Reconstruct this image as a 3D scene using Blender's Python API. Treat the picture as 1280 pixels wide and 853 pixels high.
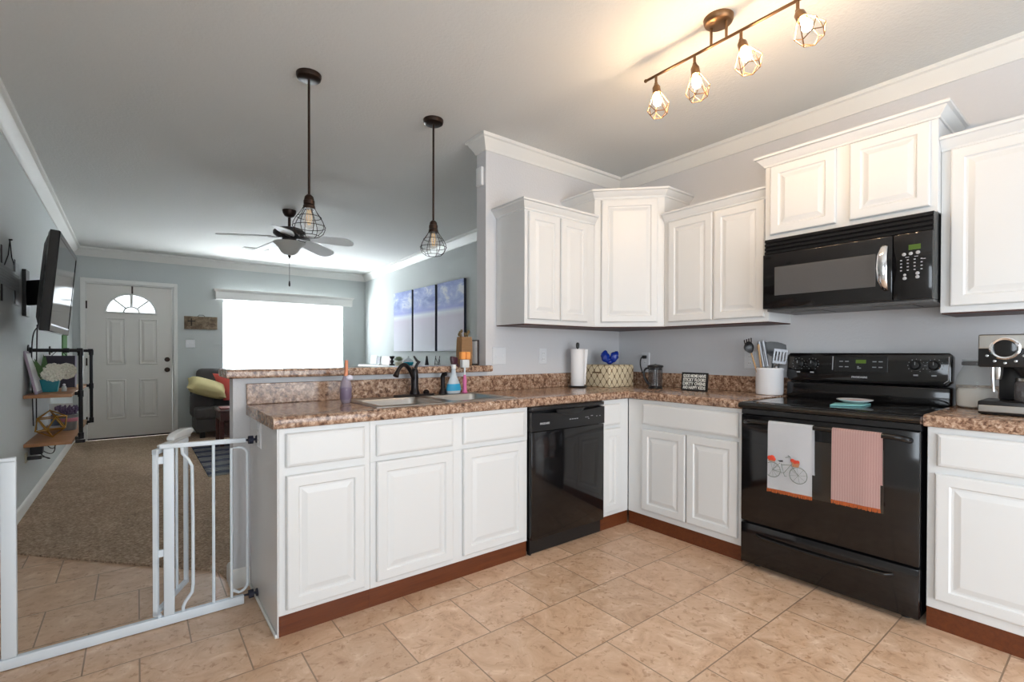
import bpy, bmesh, math, random
from mathutils import Vector, Matrix
random.seed(7)
PI = math.pi
for o in list(bpy.data.objects): bpy.data.objects.remove(o)
SC = bpy.context.scene
COL = SC.collection

# ------------------------------------------------------------------ camera
cam_d = bpy.data.cameras.new('camera'); cam = bpy.data.objects.new('camera', cam_d); COL.objects.link(cam)
yaw, pit, rol = math.radians(52.733), math.radians(-0.455), math.radians(0.086)
fw = Vector((math.cos(pit)*math.cos(yaw), math.cos(pit)*math.sin(yaw), math.sin(pit)))
rt = Vector((math.sin(yaw), -math.cos(yaw), 0)); up = rt.cross(fw)
r2 = rt*math.cos(rol) + up*math.sin(rol); u2 = -rt*math.sin(rol) + up*math.cos(rol)
M = Matrix((r2, u2, -fw)).transposed().to_4x4(); M.translation = Vector((-3.330, -2.712, 1.179))
cam.matrix_world = M
cam_d.sensor_fit = 'HORIZONTAL'; cam_d.sensor_width = 36; cam_d.lens = 601.36/1280*36
cam_d.shift_x = 11.617/1280; cam_d.shift_y = 19.344/1280; cam_d.clip_start = .02
SC.camera = cam

# ------------------------------------------------------------------ light
SC.view_settings.view_transform = 'Standard'; SC.view_settings.look = 'None'
SC.view_settings.gamma = 1; SC.view_settings.use_curve_mapping = False
SC.view_settings.exposure = 0.0
w = bpy.data.worlds.new('sky'); SC.world = w; w.use_nodes = True
bg = w.node_tree.nodes['Background']; bg.inputs[0].default_value = (.86, .94, 1, 1); bg.inputs[1].default_value = 3.0
def area(name, loc, rot, sx, sy, power, color):
    d = bpy.data.lights.new(name, 'AREA'); d.shape = 'RECTANGLE'; d.size = sx; d.size_y = sy; d.energy = power; d.color = color
    o = bpy.data.objects.new(name, d); COL.objects.link(o); o.location = loc; o.rotation_euler = rot
    return o
# daylight coming in through the patio door behind the camera, the dining window and the living room window
area('patio_daylight', (-2.0, -4.72, 1.12), (PI/2, 0, 0), 2.3, 2.1, 78, (.84, .92, 1))
area('dining_daylight', (-4.11, -3.2, 1.45), (0, -PI/2, 0), 1.3, 1.3, 40, (.80, .90, 1))
area('living_daylight', (-1.4, 5.80, 1.38), (-PI/2, 0, 0), 1.85, 1.2, 440, (.90, .97, 1))
LAMP_POWER = 250.0

# ------------------------------------------------------------------ helpers
WM = {}
def V(*a): return Vector(a)
class Fr:
    """a plane: u along, v up, w out"""
    def __init__(s, o, U, Vv, W): s.o, s.U, s.V, s.W = Vector(o), Vector(U).normalized(), Vector(Vv).normalized(), Vector(W).normalized()
    def p(s, u, v, w): return s.o + s.U*u + s.V*v + s.W*w
class MB:
    def __init__(s): s.bm = bmesh.new()
    def v(s, p): return s.bm.verts.new(p)
    def f(s, vs, mi=0):
        try:
            fc = s.bm.faces.new(vs); fc.material_index = mi; return fc
        except ValueError: return None
    def hexa(s, ps, mi=0):
        q = [s.v(p) for p in ps]
        for i in ((0,3,2,1),(4,5,6,7),(0,1,5,4),(1,2,6,5),(2,3,7,6),(3,0,4,7)): s.f([q[k] for k in i], mi)
        return s
    def box(s, x0, x1, y0, y1, z0, z1, mi=0):
        return s.hexa([(x0,y0,z0),(x1,y0,z0),(x1,y1,z0),(x0,y1,z0),(x0,y0,z1),(x1,y0,z1),(x1,y1,z1),(x0,y1,z1)], mi)
    def fbox(s, F, u0, u1, v0, v1, w0, w1, mi=0):
        return s.hexa([F.p(*q) for q in ((u0,v0,w0),(u1,v0,w0),(u1,v1,w0),(u0,v1,w0),(u0,v0,w1),(u1,v0,w1),(u1,v1,w1),(u0,v1,w1))], mi)
    def loft(s, loops, cap0=True, cap1=True, closed=True, mi=0, wrap=False):
        L = [[s.v(p) for p in lp] for lp in loops]
        n = len(L[0]); rows = list(zip(L, L[1:])) + ([(L[-1], L[0])] if wrap else [])
        for a, b in rows:
            for i in range(n if closed else n-1):
                j = (i+1) % n; s.f([a[i], a[j], b[j], b[i]], mi)
        if not wrap:
            if cap0: s.f(L[0][::-1], mi)
            if cap1: s.f(L[-1], mi)
        return s
    def panel(s, F, u0, u1, v0, v1, steps, mi=0):
        return s.loft([[F.p(u0+i,v0+i,w), F.p(u1-i,v0+i,w), F.p(u1-i,v1-i,w), F.p(u0+i,v1-i,w)] for i, w in steps], mi=mi)
    def cyl(s, a, b, r, rb=None, n=16, mi=0):
        return s.tube([a, b], [r, r if rb is None else rb], n, mi=mi)
    def tube(s, path, r, n=8, closed=False, mi=0):
        P = [Vector(p) for p in path]; R = r if isinstance(r, (list, tuple)) else [r]*len(P)
        m = len(P); loops = []; ref = None
        for i in range(m):
            if closed: t = P[(i+1) % m] - P[i-1]
            else: t = P[min(i+1, m-1)] - P[max(i-1, 0)]
            if t.length < 1e-9: t = Vector((0,0,1))
            t.normalize()
            if ref is None:
                ref = Vector((0,0,1)) if abs(t.z) < .9 else Vector((1,0,0))
            a = t.cross(ref)
            if a.length < 1e-6: a = t.orthogonal()
            a.normalize(); b = a.cross(t).normalized(); ref = b
            loops.append([P[i] + (a*math.cos(k*2*PI/n) + b*math.sin(k*2*PI/n))*R[i] for k in range(n)])
        return s.loft(loops, mi=mi, wrap=closed)
    def lathe(s, prof, c=(0,0,0), n=24, axis=(0,0,1), mi=0, cap=True):
        ax = Vector(axis).normalized(); a = ax.orthogonal().normalized(); b = ax.cross(a); c = Vector(c)
        if abs(ax.z) > .999: a, b = Vector((1,0,0)), Vector((0,1,0))*(1 if ax.z > 0 else -1)
        return s.loft([[c + ax*z + (a*math.cos(k*2*PI/n) + b*math.sin(k*2*PI/n))*max(r, 1e-4) for k in range(n)] for r, z in prof], cap0=cap, cap1=cap, mi=mi)
    def ball(s, c, rx, ry=None, rz=None, n=16, m=10, mi=0):
        ry = ry or rx; rz = rz or rx; c = Vector(c)
        return s.loft([[c + Vector((rx*math.sin(PI*j/m)*math.cos(k*2*PI/n), ry*math.sin(PI*j/m)*math.sin(k*2*PI/n), -rz*math.cos(PI*j/m))) for k in range(n)]
                       for j in [.04] + list(range(1, m)) + [m-.04]], mi=mi)
    def pillow(s, F, u0, u1, v0, v1, t, n=10, puff=.5):
        """a soft cushion: two bulging sheets joined at a seam"""
        uc, vc, hu, hv = (u0+u1)/2, (v0+v1)/2, (u1-u0)/2, (v1-v0)/2
        def pt(i, j, sg):
            a, b = -1+2*i/n, -1+2*j/n
            k = (max(0, (1-a**4))*max(0, (1-b**4)))**puff
            sh = 1 - .07*(1-abs(a))*abs(b)**3; sh2 = 1 - .07*(1-abs(b))*abs(a)**3
            return F.p(uc+hu*a*sh2, vc+hv*b*sh, sg*t/2*k)
        for sg in (1, -1):
            g = [[s.v(pt(i, j, sg)) for j in range(n+1)] for i in range(n+1)]
            for i in range(n):
                for j in range(n):
                    q = [g[i][j], g[i+1][j], g[i+1][j+1], g[i][j+1]]; s.f(q if sg > 0 else q[::-1])
        bmesh.ops.remove_doubles(s.bm, verts=s.bm.verts, dist=1e-5)
        return s
    def prism(s, poly, z0, z1, F=None, mi=0):
        F = F or Fr((0,0,0), (1,0,0), (0,1,0), (0,0,1))
        return s.loft([[F.p(x, y, z0) for x, y in poly], [F.p(x, y, z1) for x, y in poly]], mi=mi)
    def sweep(s, path, prof, z, mi=0):
        """profile (out, up) along a path; out is to the right of travel"""
        P = [Vector((p[0], p[1])) for p in path]; n = len(P); nor = []
        for i in range(n-1):
            d = (P[i+1]-P[i]).normalized(); nor.append(Vector((d.y, -d.x)))
        loops = []
        for i in range(n):
            if i == 0: m = nor[0]
            elif i == n-1: m = nor[-1]
            else:
                m = nor[i-1] + nor[i]; m = m / (1 + nor[i-1].dot(nor[i]))
            zz = z(P[i].x, P[i].y) if callable(z) else z
            loops.append([Vector((P[i].x + m.x*o, P[i].y + m.y*o, zz + h)) for o, h in prof])
        return s.loft(loops, mi=mi)
    def grid_slab(s, xs, ys, full, F, w0, w1, mi=0):
        """cells of a grid, extruded; full(i,j) tells which cells are solid"""
        nx, ny = len(xs)-1, len(ys)-1; vc = {}
        def g(i, j, w):
            if (i, j, w) not in vc: vc[(i, j, w)] = s.v(F.p(xs[i], ys[j], w))
            return vc[(i, j, w)]
        ok = lambda i, j: 0 <= i < nx and 0 <= j < ny and full(i, j)
        for i in range(nx):
            for j in range(ny):
                if not ok(i, j): continue
                s.f([g(i,j,w1), g(i+1,j,w1), g(i+1,j+1,w1), g(i,j+1,w1)], mi)
                s.f([g(i,j+1,w0), g(i+1,j+1,w0), g(i+1,j,w0), g(i,j,w0)], mi)
                for (di, dj, a, b) in ((-1,0,(i,j+1),(i,j)), (1,0,(i+1,j),(i+1,j+1)), (0,-1,(i,j),(i+1,j)), (0,1,(i+1,j+1),(i,j+1))):
                    if not ok(i+di, j+dj): s.f([g(*a,w0), g(*b,w0), g(*b,w1), g(*a,w1)], mi)
        return s
    def bevel(s, off, seg=2, pick=None, ang=30):
        bmesh.ops.remove_doubles(s.bm, verts=s.bm.verts, dist=1e-6)
        bmesh.ops.recalc_face_normals(s.bm, faces=s.bm.faces)
        bmesh.ops.dissolve_limit(s.bm, angle_limit=.01, verts=s.bm.verts, edges=s.bm.edges)
        ed = [e for e in s.bm.edges if len(e.link_faces) == 2 and e.calc_face_angle(0) > math.radians(ang) and (pick is None or pick(e))]
        bmesh.ops.bevel(s.bm, geom=ed, offset=off, segments=seg, profile=.5, affect='EDGES', clamp_overlap=True)
        return s
    def noise(s, amp):
        for v in s.bm.verts: v.co += Vector((random.uniform(-1,1), random.uniform(-1,1), random.uniform(-1,1)))*amp
        return s
def finish(name, mb, mats, smooth):
    bmesh.ops.recalc_face_normals(mb.bm, faces=mb.bm.faces)
    me = bpy.data.meshes.new(name); mb.bm.to_mesh(me); mb.bm.free()
    for m in (mats if isinstance(mats, (list, tuple)) else [mats]): me.materials.append(m)
    if smooth:
        for p in me.polygons: p.use_smooth = True
        me.set_sharp_from_angle(angle=math.radians(smooth if smooth is not True else 40))
    return me
def part(root, name, mb, mat, smooth=True, label=None):
    """a part of a thing; its mesh is written in world coordinates"""
    me = finish(name, mb, mat, smooth); me.transform(WM[root.name].inverted())
    o = bpy.data.objects.new(name, me); COL.objects.link(o); o.parent = root; WM[o.name] = WM[root.name]
    if label: o['label'] = label
    return o
def thing(name, label, cat, loc, rotz=0, group=None):
    o = bpy.data.objects.new(name, None); COL.objects.link(o); o.empty_display_size = .05
    o.location = loc; o.rotation_euler = (0, 0, rotz); WM[o.name] = Matrix.Translation(Vector(loc)) @ Matrix.Rotation(rotz, 4, 'Z')
    o['label'] = label; o['category'] = cat
    if group: o['group'] = group
    return o
def single(name, label, cat, mb, mat, smooth=True, group=None):
    """a thing that is one mesh, origin at the middle of its base"""
    me = finish(name, mb, mat, smooth); xs = [v.co for v in me.vertices]
    c = Vector(((min(p.x for p in xs)+max(p.x for p in xs))/2, (min(p.y for p in xs)+max(p.y for p in xs))/2, min(p.z for p in xs)))
    me.transform(Matrix.Translation(-c)); o = bpy.data.objects.new(name, me); COL.objects.link(o); o.location = c
    WM[o.name] = Matrix.Translation(c); o['label'] = label; o['category'] = cat
    if group: o['group'] = group
    return o
def struct(name, mb, mat, smooth=False, parent=None):
    me = finish(name, mb, mat, smooth); o = bpy.data.objects.new(name, me); COL.objects.link(o)
    WM[o.name] = Matrix.Identity(4)
    if parent: o.parent = parent
    else: o['kind'] = 'structure'
    return o
def dup(root, loc, label, rotz=None):
    def rec(o, par):
        c = o.copy(); COL.objects.link(c)
        if par: c.parent = par
        for ch in kids.get(o.name, []): rec(ch, c)
        return c
    kids = {}
    for o in COL.objects:
        if o.parent: kids.setdefault(o.parent.name, []).append(o)
    r = rec(root, None); r.location = loc; r['label'] = label
    if rotz is not None: r.rotation_euler = (0, 0, rotz)
    return r
def text(root, name, body, F, u, v, size, mat, width=None, bold=0, align='CENTER', label=None):
    """real lettering lying on plane F, centred at (u, v)"""
    c = bpy.data.curves.new(name, 'FONT'); c.body = body; c.size = size; c.align_x = 'CENTER'; c.align_y = 'CENTER'; c.offset = bold; c.extrude = .0004; c.resolution_u = 3
    t = bpy.data.objects.new('tmp', c); COL.objects.link(t); bpy.context.view_layer.update()
    me = bpy.data.meshes.new_from_object(t.evaluated_get(bpy.context.evaluated_depsgraph_get())); bpy.data.objects.remove(t); bpy.data.curves.remove(c)
    xs = [q.co.x for q in me.vertices] or [0]; ys = [q.co.y for q in me.vertices] or [0]
    cx, cy = (min(xs)+max(xs))/2, (min(ys)+max(ys))/2; k = width/(max(xs)-min(xs)) if width else 1
    for q in me.vertices: q.co = F.p(u + (q.co.x-cx)*k, v + (q.co.y-cy), .0006 + q.co.z)
    me.transform(WM[root.name].inverted()); me.materials.clear(); me.materials.append(mat); me.name = name
    o = bpy.data.objects.new(name, me); COL.objects.link(o); o.parent = root; WM[o.name] = WM[root.name]
    if label: o['label'] = label
    return o
def arc(c, r, a0, a1, n, ex=(1,0,0), ey=(0,0,1)):
    c, ex, ey = Vector(c), Vector(ex), Vector(ey)
    return [c + ex*r*math.cos(a0+(a1-a0)*i/n) + ey*r*math.sin(a0+(a1-a0)*i/n) for i in range(n+1)]
def bez(p, n=12):
    p = [Vector(q) for q in p]; out = []
    for i in range(n+1):
        q = p[:]; t = i/n
        while len(q) > 1: q = [a.lerp(b, t) for a, b in zip(q, q[1:])]
        out.append(q[0])
    return out

# ------------------------------------------------------------------ materials
def mat(name, col, rough=.5, metal=0, **k):
    m = bpy.data.materials.new(name); m.use_nodes = True; b = m.node_tree.nodes['Principled BSDF']
    b.inputs['Base Color'].default_value = (*col, 1); b.inputs['Roughness'].default_value = rough; b.inputs['Metallic'].default_value = metal
    if 'coat' in k: b.inputs['Coat Weight'].default_value = k['coat']; b.inputs['Coat Roughness'].default_value = .06
    if 'trans' in k: b.inputs['Transmission Weight'].default_value = k['trans']; b.inputs['IOR'].default_value = k.get('ior', 1.45)
    if 'alpha' in k: b.inputs['Alpha'].default_value = k['alpha']
    if 'emit' in k: b.inputs['Emission Color'].default_value = (*k['emit'], 1); b.inputs['Emission Strength'].default_value = k['strength']
    if 'spec' in k: b.inputs['Specular IOR Level'].default_value = k['spec']
    m.diffuse_color = (*col, 1)
    return m
def nodes(m): return m.node_tree.nodes, m.node_tree.links, m.node_tree.nodes['Principled BSDF']
def coords(m, kind='Object'):
    n, l, b = nodes(m); t = n.new('ShaderNodeTexCoord'); return t.outputs[kind]
def noise_tex(m, scale, detail=4, rough=.5, vec=None, dist=0):
    n, l, b = nodes(m); t = n.new('ShaderNodeTexNoise'); t.inputs['Scale'].default_value = scale; t.inputs['Detail'].default_value = detail
    t.inputs['Roughness'].default_value = rough; t.inputs['Distortion'].default_value = dist
    l.new(vec or coords(m), t.inputs['Vector']); return t.outputs['Fac']
def bump(m, fac, strength, dist=.002):
    n, l, b = nodes(m); t = n.new('ShaderNodeBump'); t.inputs['Strength'].default_value = strength; t.inputs['Distance'].default_value = dist
    l.new(fac, t.inputs['Height']); l.new(t.outputs['Normal'], b.inputs['Normal']); return m
def ramp(m, fac, stops):
    n, l, b = nodes(m); r = n.new('ShaderNodeValToRGB'); e = r.color_ramp.elements
    while len(e) < len(stops): e.new(.5)
    for el, (p, c) in zip(e, stops): el.position = p; el.color = (*c, 1)
    l.new(fac, r.inputs['Fac']); return r.outputs['Color']
def mix(m, fac, a, b_, mode='MIX'):
    n, l, b = nodes(m); x = n.new('ShaderNodeMix'); x.data_type = 'RGBA'; x.blend_type = mode
    for s, val in ((0, fac), (6, a), (7, b_)):
        if hasattr(val, 'is_linked'): l.new(val, x.inputs[s])
        elif s == 0: x.inputs[0].default_value = val
        else: x.inputs[s].default_value = (*val, 1)
    return x.outputs[2]
def setcol(m, out): nodes(m)[1].new(out, nodes(m)[2].inputs['Base Color']); return m
def wood(name, c0, c1, rough=.45, scale=(3, 40, 40)):
    m = mat(name, c1, rough); n, l, b = nodes(m); mp = n.new('ShaderNodeMapping'); mp.inputs['Scale'].default_value = scale
    l.new(coords(m), mp.inputs['Vector']); f = noise_tex(m, 1.5, 6, .6, mp.outputs['Vector'], .6)
    setcol(m, ramp(m, f, [(.3, c0), (.7, c1)])); return m

WALL = mat('wall_paint', (.65, .65, .665), .75); bump(WALL, noise_tex(WALL, 70, 3, .55), .35, .004)
WALL_SHADED = mat('wall_paint_shaded', (.56, .59, .585), .75); bump(WALL_SHADED, noise_tex(WALL_SHADED, 70, 3, .55), .35, .004)  # same wall paint; the living room's dimmer, greener light is put into the colour
CEIL = mat('ceiling_paint', (.70, .70, .68), .9); bump(CEIL, noise_tex(CEIL, 60, 4, .6), .5, .006)
TRIM = mat('white_trim_paint', (.80, .79, .76), .4)
CAB = mat('cabinet_paint', (.735, .74, .735), .34)
SIDE = mat('cabinet_paint_grey_reflection', (.70, .69, .68), .22)  # white side panel; the grey of a reflection is put into the colour
KICK = wood('toe_kick_wood', (.10, .022, .006), (.155, .04, .010), .4)
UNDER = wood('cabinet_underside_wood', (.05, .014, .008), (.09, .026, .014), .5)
BLACK = mat('black_gloss_enamel', (.006, .0055, .006), .09, spec=.5)
BLACKM = mat('black_satin_plastic', (.010, .010, .011), .32)
BLACKR = mat('black_rubber', (.012, .012, .013), .6)
GLASSB = mat('oven_window_glass', (.040, .034, .028), .06)
MWGLASS = mat('microwave_window_mesh', (.085, .083, .083), .25)
CHROME = mat('chrome', (.75, .76, .78), .12, 1)
STEEL = mat('brushed_stainless_steel', (.46, .44, .41), .28, 1)
TOOLS = mat('dull_steel_tool', (.20, .20, .21), .38, .9)
BRONZE = mat('oil_rubbed_bronze', (.030, .016, .011), .35, .6)
FAUCET = mat('dark_bronze_faucet', (.014, .011, .012), .3, .5)
BRASS = mat('antique_brass', (.20, .115, .06), .35, .85)
IRON = mat('black_iron_pipe', (.008, .007, .009), .45, .3)
GATEW = mat('white_gate_enamel', (.72, .78, .83), .35)
WHITE = mat('white_plastic', (.80, .81, .82), .4)
PAPER = mat('white_paper', (.86, .86, .87), .9)
CERAM = mat('white_ceramic', (.82, .82, .84), .18)
INK = mat('grey_white_print', (.36, .37, .39), .5)
LCD = mat('green_display', (.01, .02, .005), .3, emit=(.28, .5, .05), strength=.22)
SILVER = mat('silver_print', (.62, .62, .65), .35, .5)
TEAL = mat('teal_glaze', (.012, .20, .25), .35)
GOLD = mat('gold_wire', (.42, .22, .035), .3, .9)
SHELFW = wood('pine_shelf_wood', (.30, .13, .05), (.42, .21, .09), .5, (4, 30, 30))
DARKW = wood('dark_cherry_wood', (.045, .012, .010), (.09, .025, .018), .3)
GREYF = mat('grey_sofa_fabric', (.105, .098, .098), .95); bump(GREYF, noise_tex(GREYF, 300, 2), .4, .002)
YELF = mat('yellow_cushion_fabric', (.53, .45, .22), .95); bump(YELF, noise_tex(YELF, 300, 2), .3, .002)
REDF = mat('coral_cushion_fabric', (.62, .10, .085), .95); bump(REDF, noise_tex(REDF, 300, 2), .3, .002)
BLUE = mat('cobalt_blue_foil', (.008, .035, .30), .25)
GLASS = mat('clear_glass', (.55, .60, .60), .02, alpha=.26)
PANE = mat('window_pane_glass', (.9, .95, 1), .02, alpha=.08)
SMOKE = mat('smoked_carafe_glass', (.10, .09, .09), .04, alpha=.55)
BULBG = mat('clear_bulb_glass', (.95, .9, .8), .03, alpha=.22)
FILAM = mat('amber_filament', (.75, .45, .12), .4, emit=(1, .6, .2), strength=.25)
BULB = mat('lit_bulb', (1, .95, .85), .3, emit=(1, .69, .41), strength=LAMP_POWER)
GREEN = mat('leaf_green', (.10, .19, .07), .7)
PETAL = mat('white_petals', (.86, .83, .72), .8)
KRAFT = wood('brown_kraft_paper', (.26, .14, .065), (.36, .21, .10), .8)
PINK = mat('pink_plastic', (.72, .16, .38), .35)
ORANGE = mat('orange_sponge', (.88, .36, .10), .9); bump(ORANGE, noise_tex(ORANGE, 200, 2), .5, .003)
LAV = mat('lavender_plastic', (.40, .34, .42), .3, alpha=.7)
PEACH = mat('peach_plastic', (.75, .27, .13), .4)
FLOUR = mat('white_flour', (.85, .84, .80), .95)
SWITCHW = mat('switch_plate_white', (.74, .75, .77), .35)

# floor tile: half-bond square tiles, running along x
TILE = mat('beige_floor_tile', (.5, .33, .2), .33)
def tile_nodes():
    n, l, b = nodes(TILE); g = n.new('ShaderNodeNewGeometry'); mp = n.new('ShaderNodeMapping')
    t = .3372; mp.inputs['Location'].default_value = (.965, 1.077, 0); l.new(g.outputs['Position'], mp.inputs['Vector'])
    br = n.new('ShaderNodeTexBrick'); br.offset = .5; br.offset_frequency = 2; br.squash = 1; br.squash_frequency = 2
    br.inputs['Scale'].default_value = 1; br.inputs['Brick Width'].default_value = t; br.inputs['Row Height'].default_value = t
    br.inputs['Mortar Size'].default_value = .0028; br.inputs['Mortar Smooth'].default_value = .15; br.inputs['Bias'].default_value = 0
    br.inputs['Color1'].default_value = (0, 0, 0, 1); br.inputs['Color2'].default_value = (1, 1, 1, 1); br.inputs['Mortar'].default_value = (.5, .5, .5, 1)
    l.new(mp.outputs['Vector'], br.inputs['Vector'])
    # each tile gets its own piece of the stone pattern
    ad = n.new('ShaderNodeVectorMath'); ad.operation = 'MULTIPLY_ADD'; ad.inputs[1].default_value = (7, 7, 7)
    l.new(br.outputs['Color'], ad.inputs[0]); l.new(g.outputs['Position'], ad.inputs[2])
    f1 = noise_tex(TILE, 8, 9, .68, ad.outputs[0], 1.0); f2 = noise_tex(TILE, 34, 5, .6, ad.outputs[0], .6)
    c1 = ramp(TILE, f1, [(.30, (.47, .285, .175)), (.44, (.61, .405, .265)), (.58, (.68, .48, .335)), (.72, (.83, .66, .51))])
    c2 = ramp(TILE, f2, [(.32, (.62, .48, .38)), (.44, (1, 1, 1)), (.72, (1.0, 1.0, 1.0))])
    c = mix(TILE, .75, c1, c2, 'MULTIPLY')
    tone = ramp(TILE, br.outputs['Color'], [(0, (.90, .88, .86)), (1, (1.06, 1.05, 1.04))]); c = mix(TILE, 1.0, c, tone, 'MULTIPLY')
    c = mix(TILE, br.outputs['Fac'], c, (.30, .20, .13)); setcol(TILE, c)
    iv = n.new('ShaderNodeMath'); iv.operation = 'SUBTRACT'; iv.inputs[0].default_value = 1; l.new(br.outputs['Fac'], iv.inputs[1])
    bump(TILE, iv.outputs[0], .5, .002)
tile_nodes()
CARPET = mat('beige_cut_pile_carpet', (.36, .29, .22), 1, spec=.1)
def carpet_nodes():
    f = noise_tex(CARPET, 60, 4, .75); f2 = noise_tex(CARPET, 5, 3, .6)
    c = ramp(CARPET, f, [(.34, (.24, .160, .108)), (.5, (.43, .305, .21)), (.66, (.64, .485, .355))])
    c = mix(CARPET, .5, c, ramp(CARPET, f2, [(.3, (.72, .72, .72)), (.7, (1.1, 1.1, 1.1))]), 'MULTIPLY'); setcol(CARPET, c)
    bump(CARPET, f, 1.0, .012)
carpet_nodes()
STONE = mat('brown_speckled_laminate', (.3, .17, .1), .16)
def stone_nodes():
    n, l, b = nodes(STONE); f = noise_tex(STONE, 52, 5, .66, None, .5)
    c = ramp(STONE, f, [(.30, (.060, .034, .026)), (.41, (.19, .105, .068)), (.50, (.36, .225, .150)), (.59, (.52, .365, .262)), (.70, (.68, .55, .44))])
    vo = n.new('ShaderNodeTexVoronoi'); vo.inputs['Scale'].default_value = 95; l.new(coords(STONE), vo.inputs['Vector'])
    d = ramp(STONE, vo.outputs['Distance'], [(.10, (.30, .24, .22)), (.28, (1, 1, 1))]); c = mix(STONE, .7, c, d, 'MULTIPLY')
    l2 = noise_tex(STONE, 30, 3, .6); c = mix(STONE, .45, c, ramp(STONE, l2, [(.35, (.68, .62, .58)), (.65, (1.25, 1.22, 1.2))]), 'MULTIPLY'); setcol(STONE, c)
stone_nodes()
RUG = mat('navy_patterned_rug', (.02, .03, .06), 1)
def rug_nodes():
    n, l, b = nodes(RUG); vo = n.new('ShaderNodeTexVoronoi'); vo.inputs['Scale'].default_value = 7; l.new(coords(RUG), vo.inputs['Vector'])
    wv = n.new('ShaderNodeTexWave'); wv.wave_type = 'RINGS'; wv.inputs['Scale'].default_value = 6; wv.inputs['Distortion'].default_value = 7; l.new(coords(RUG), wv.inputs['Vector'])
    c = ramp(RUG, wv.outputs['Fac'], [(.40, (.014, .020, .046)), (.60, (.26, .245, .23))])
    st = n.new('ShaderNodeTexWave'); st.bands_direction = 'Y'; st.inputs['Scale'].default_value = 1.05; l.new(coords(RUG), st.inputs['Vector'])
    setcol(RUG, mix(RUG, ramp(RUG, st.outputs['Fac'], [(.28, (1, 1, 1)), (.34, (0, 0, 0))]), c, (.010, .016, .045)))
rug_nodes()
TRELLIS = mat('cream_fabric_gold_trellis', (.8, .7, .5), .7)
def trellis_nodes():
    n, l, b = nodes(TRELLIS)
    sep = n.new('ShaderNodeSeparateXYZ'); l.new(coords(TRELLIS), sep.inputs[0])
    def math_(op, a, bb=None):
        q = n.new('ShaderNodeMath'); q.operation = op
        for i, x in enumerate((a, bb)):
            if x is None: continue
            if hasattr(x, 'is_linked'): l.new(x, q.inputs[i])
            else: q.inputs[i].default_value = x
        return q.outputs[0]
    s = math_('ADD', sep.outputs[0], sep.outputs[1])
    a = math_('MULTIPLY', s, 2*PI/.062); z = math_('MULTIPLY', sep.outputs[2], 2*PI/.085)
    val = math_('ABSOLUTE', math_('ADD', math_('COSINE', a), math_('COSINE', z)))
    setcol(TRELLIS, ramp(TRELLIS, val, [(.16, (.17, .105, .045)), (.30, (.74, .64, .45))]))
trellis_nodes()
TOWELP = mat('pink_woven_towel', (.72, .42, .37), .95)
def towel_nodes():
    n, l, b = nodes(TOWELP); wv = n.new('ShaderNodeTexWave'); wv.bands_direction = 'Y'; wv.inputs['Scale'].default_value = 32; wv.inputs['Distortion'].default_value = 1.5; wv.inputs['Detail'].default_value = 3
    l.new(coords(TOWELP), wv.inputs['Vector']); setcol(TOWELP, ramp(TOWELP, wv.outputs['Fac'], [(.2, (.76, .47, .43)), (.8, (.84, .58, .53))]))
    bump(TOWELP, noise_tex(TOWELP, 250, 2), .4, .002)
towel_nodes()
TOWELW = mat('white_cotton_towel', (.90, .90, .92), .95); bump(TOWELW, noise_tex(TOWELW, 250, 2), .3, .002)
FRINGE = mat('orange_fringe', (.42, .095, .02), .9)
SLAT = mat('white_blind_slat', (.86, .87, .88), .6)
def slat_nodes():
    n, l, b = nodes(SLAT); tr = n.new('ShaderNodeBsdfTranslucent'); tr.inputs[0].default_value = (.95, .96, .97, 1); mx = n.new('ShaderNodeMixShader'); mx.inputs[0].default_value = .42
    out = n['Material Output']; l.new(b.outputs[0], mx.inputs[1]); l.new(tr.outputs[0], mx.inputs[2]); l.new(mx.outputs[0], out.inputs[0])
slat_nodes()
def sky_art(name, seed):
    """beach sky painted across a canvas: soft clouds over pale sand"""
    m = mat(name, (.5, .5, .7), .8); n, l, b = nodes(m)
    g = n.new('ShaderNodeNewGeometry'); sep = n.new('ShaderNodeSeparateXYZ'); l.new(g.outputs['Position'], sep.inputs[0])
    mp = n.new('ShaderNodeMapping'); mp.inputs['Scale'].default_value = (1, 2.2, 5); l.new(g.outputs['Position'], mp.inputs['Vector'])
    cl = noise_tex(m, 1.3, 5, .6, mp.outputs['Vector'], .5)
    mr = n.new('ShaderNodeMapRange'); mr.inputs[1].default_value = 1.2; mr.inputs[2].default_value = 2.1; l.new(sep.outputs[2], mr.inputs[0])
    sky = ramp(m, cl, [(.38, (.28, .33, .62)), (.52, (.46, .53, .78)), (.62, (.80, .82, .90))])
    base = ramp(m, mr.outputs[0], [(0, (.80, .81, .87)), (.50, (.72, .68, .78)), (.57, (.84, .87, .94)), (.63, (.38, .42, .74)), (.74, (.42, .46, .76))])
    msk = ramp(m, mr.outputs[0], [(.62, (0, 0, 0)), (.74, (1, 1, 1))])
    setcol(m, mix(m, msk, base, sky)); return m
ART = sky_art('painted_beach_canvas', 1)
BOARD = mat('weathered_sign_board', (.2, .15, .1), .8); setcol(BOARD, ramp(BOARD, noise_tex(BOARD, 18, 5, .65, None, .8), [(.3, (.075, .05, .03)), (.5, (.19, .135, .085)), (.7, (.32, .25, .17))]))
GALV = mat('galvanised_grey_metal', (.42, .45, .45), .6, .1)

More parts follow.
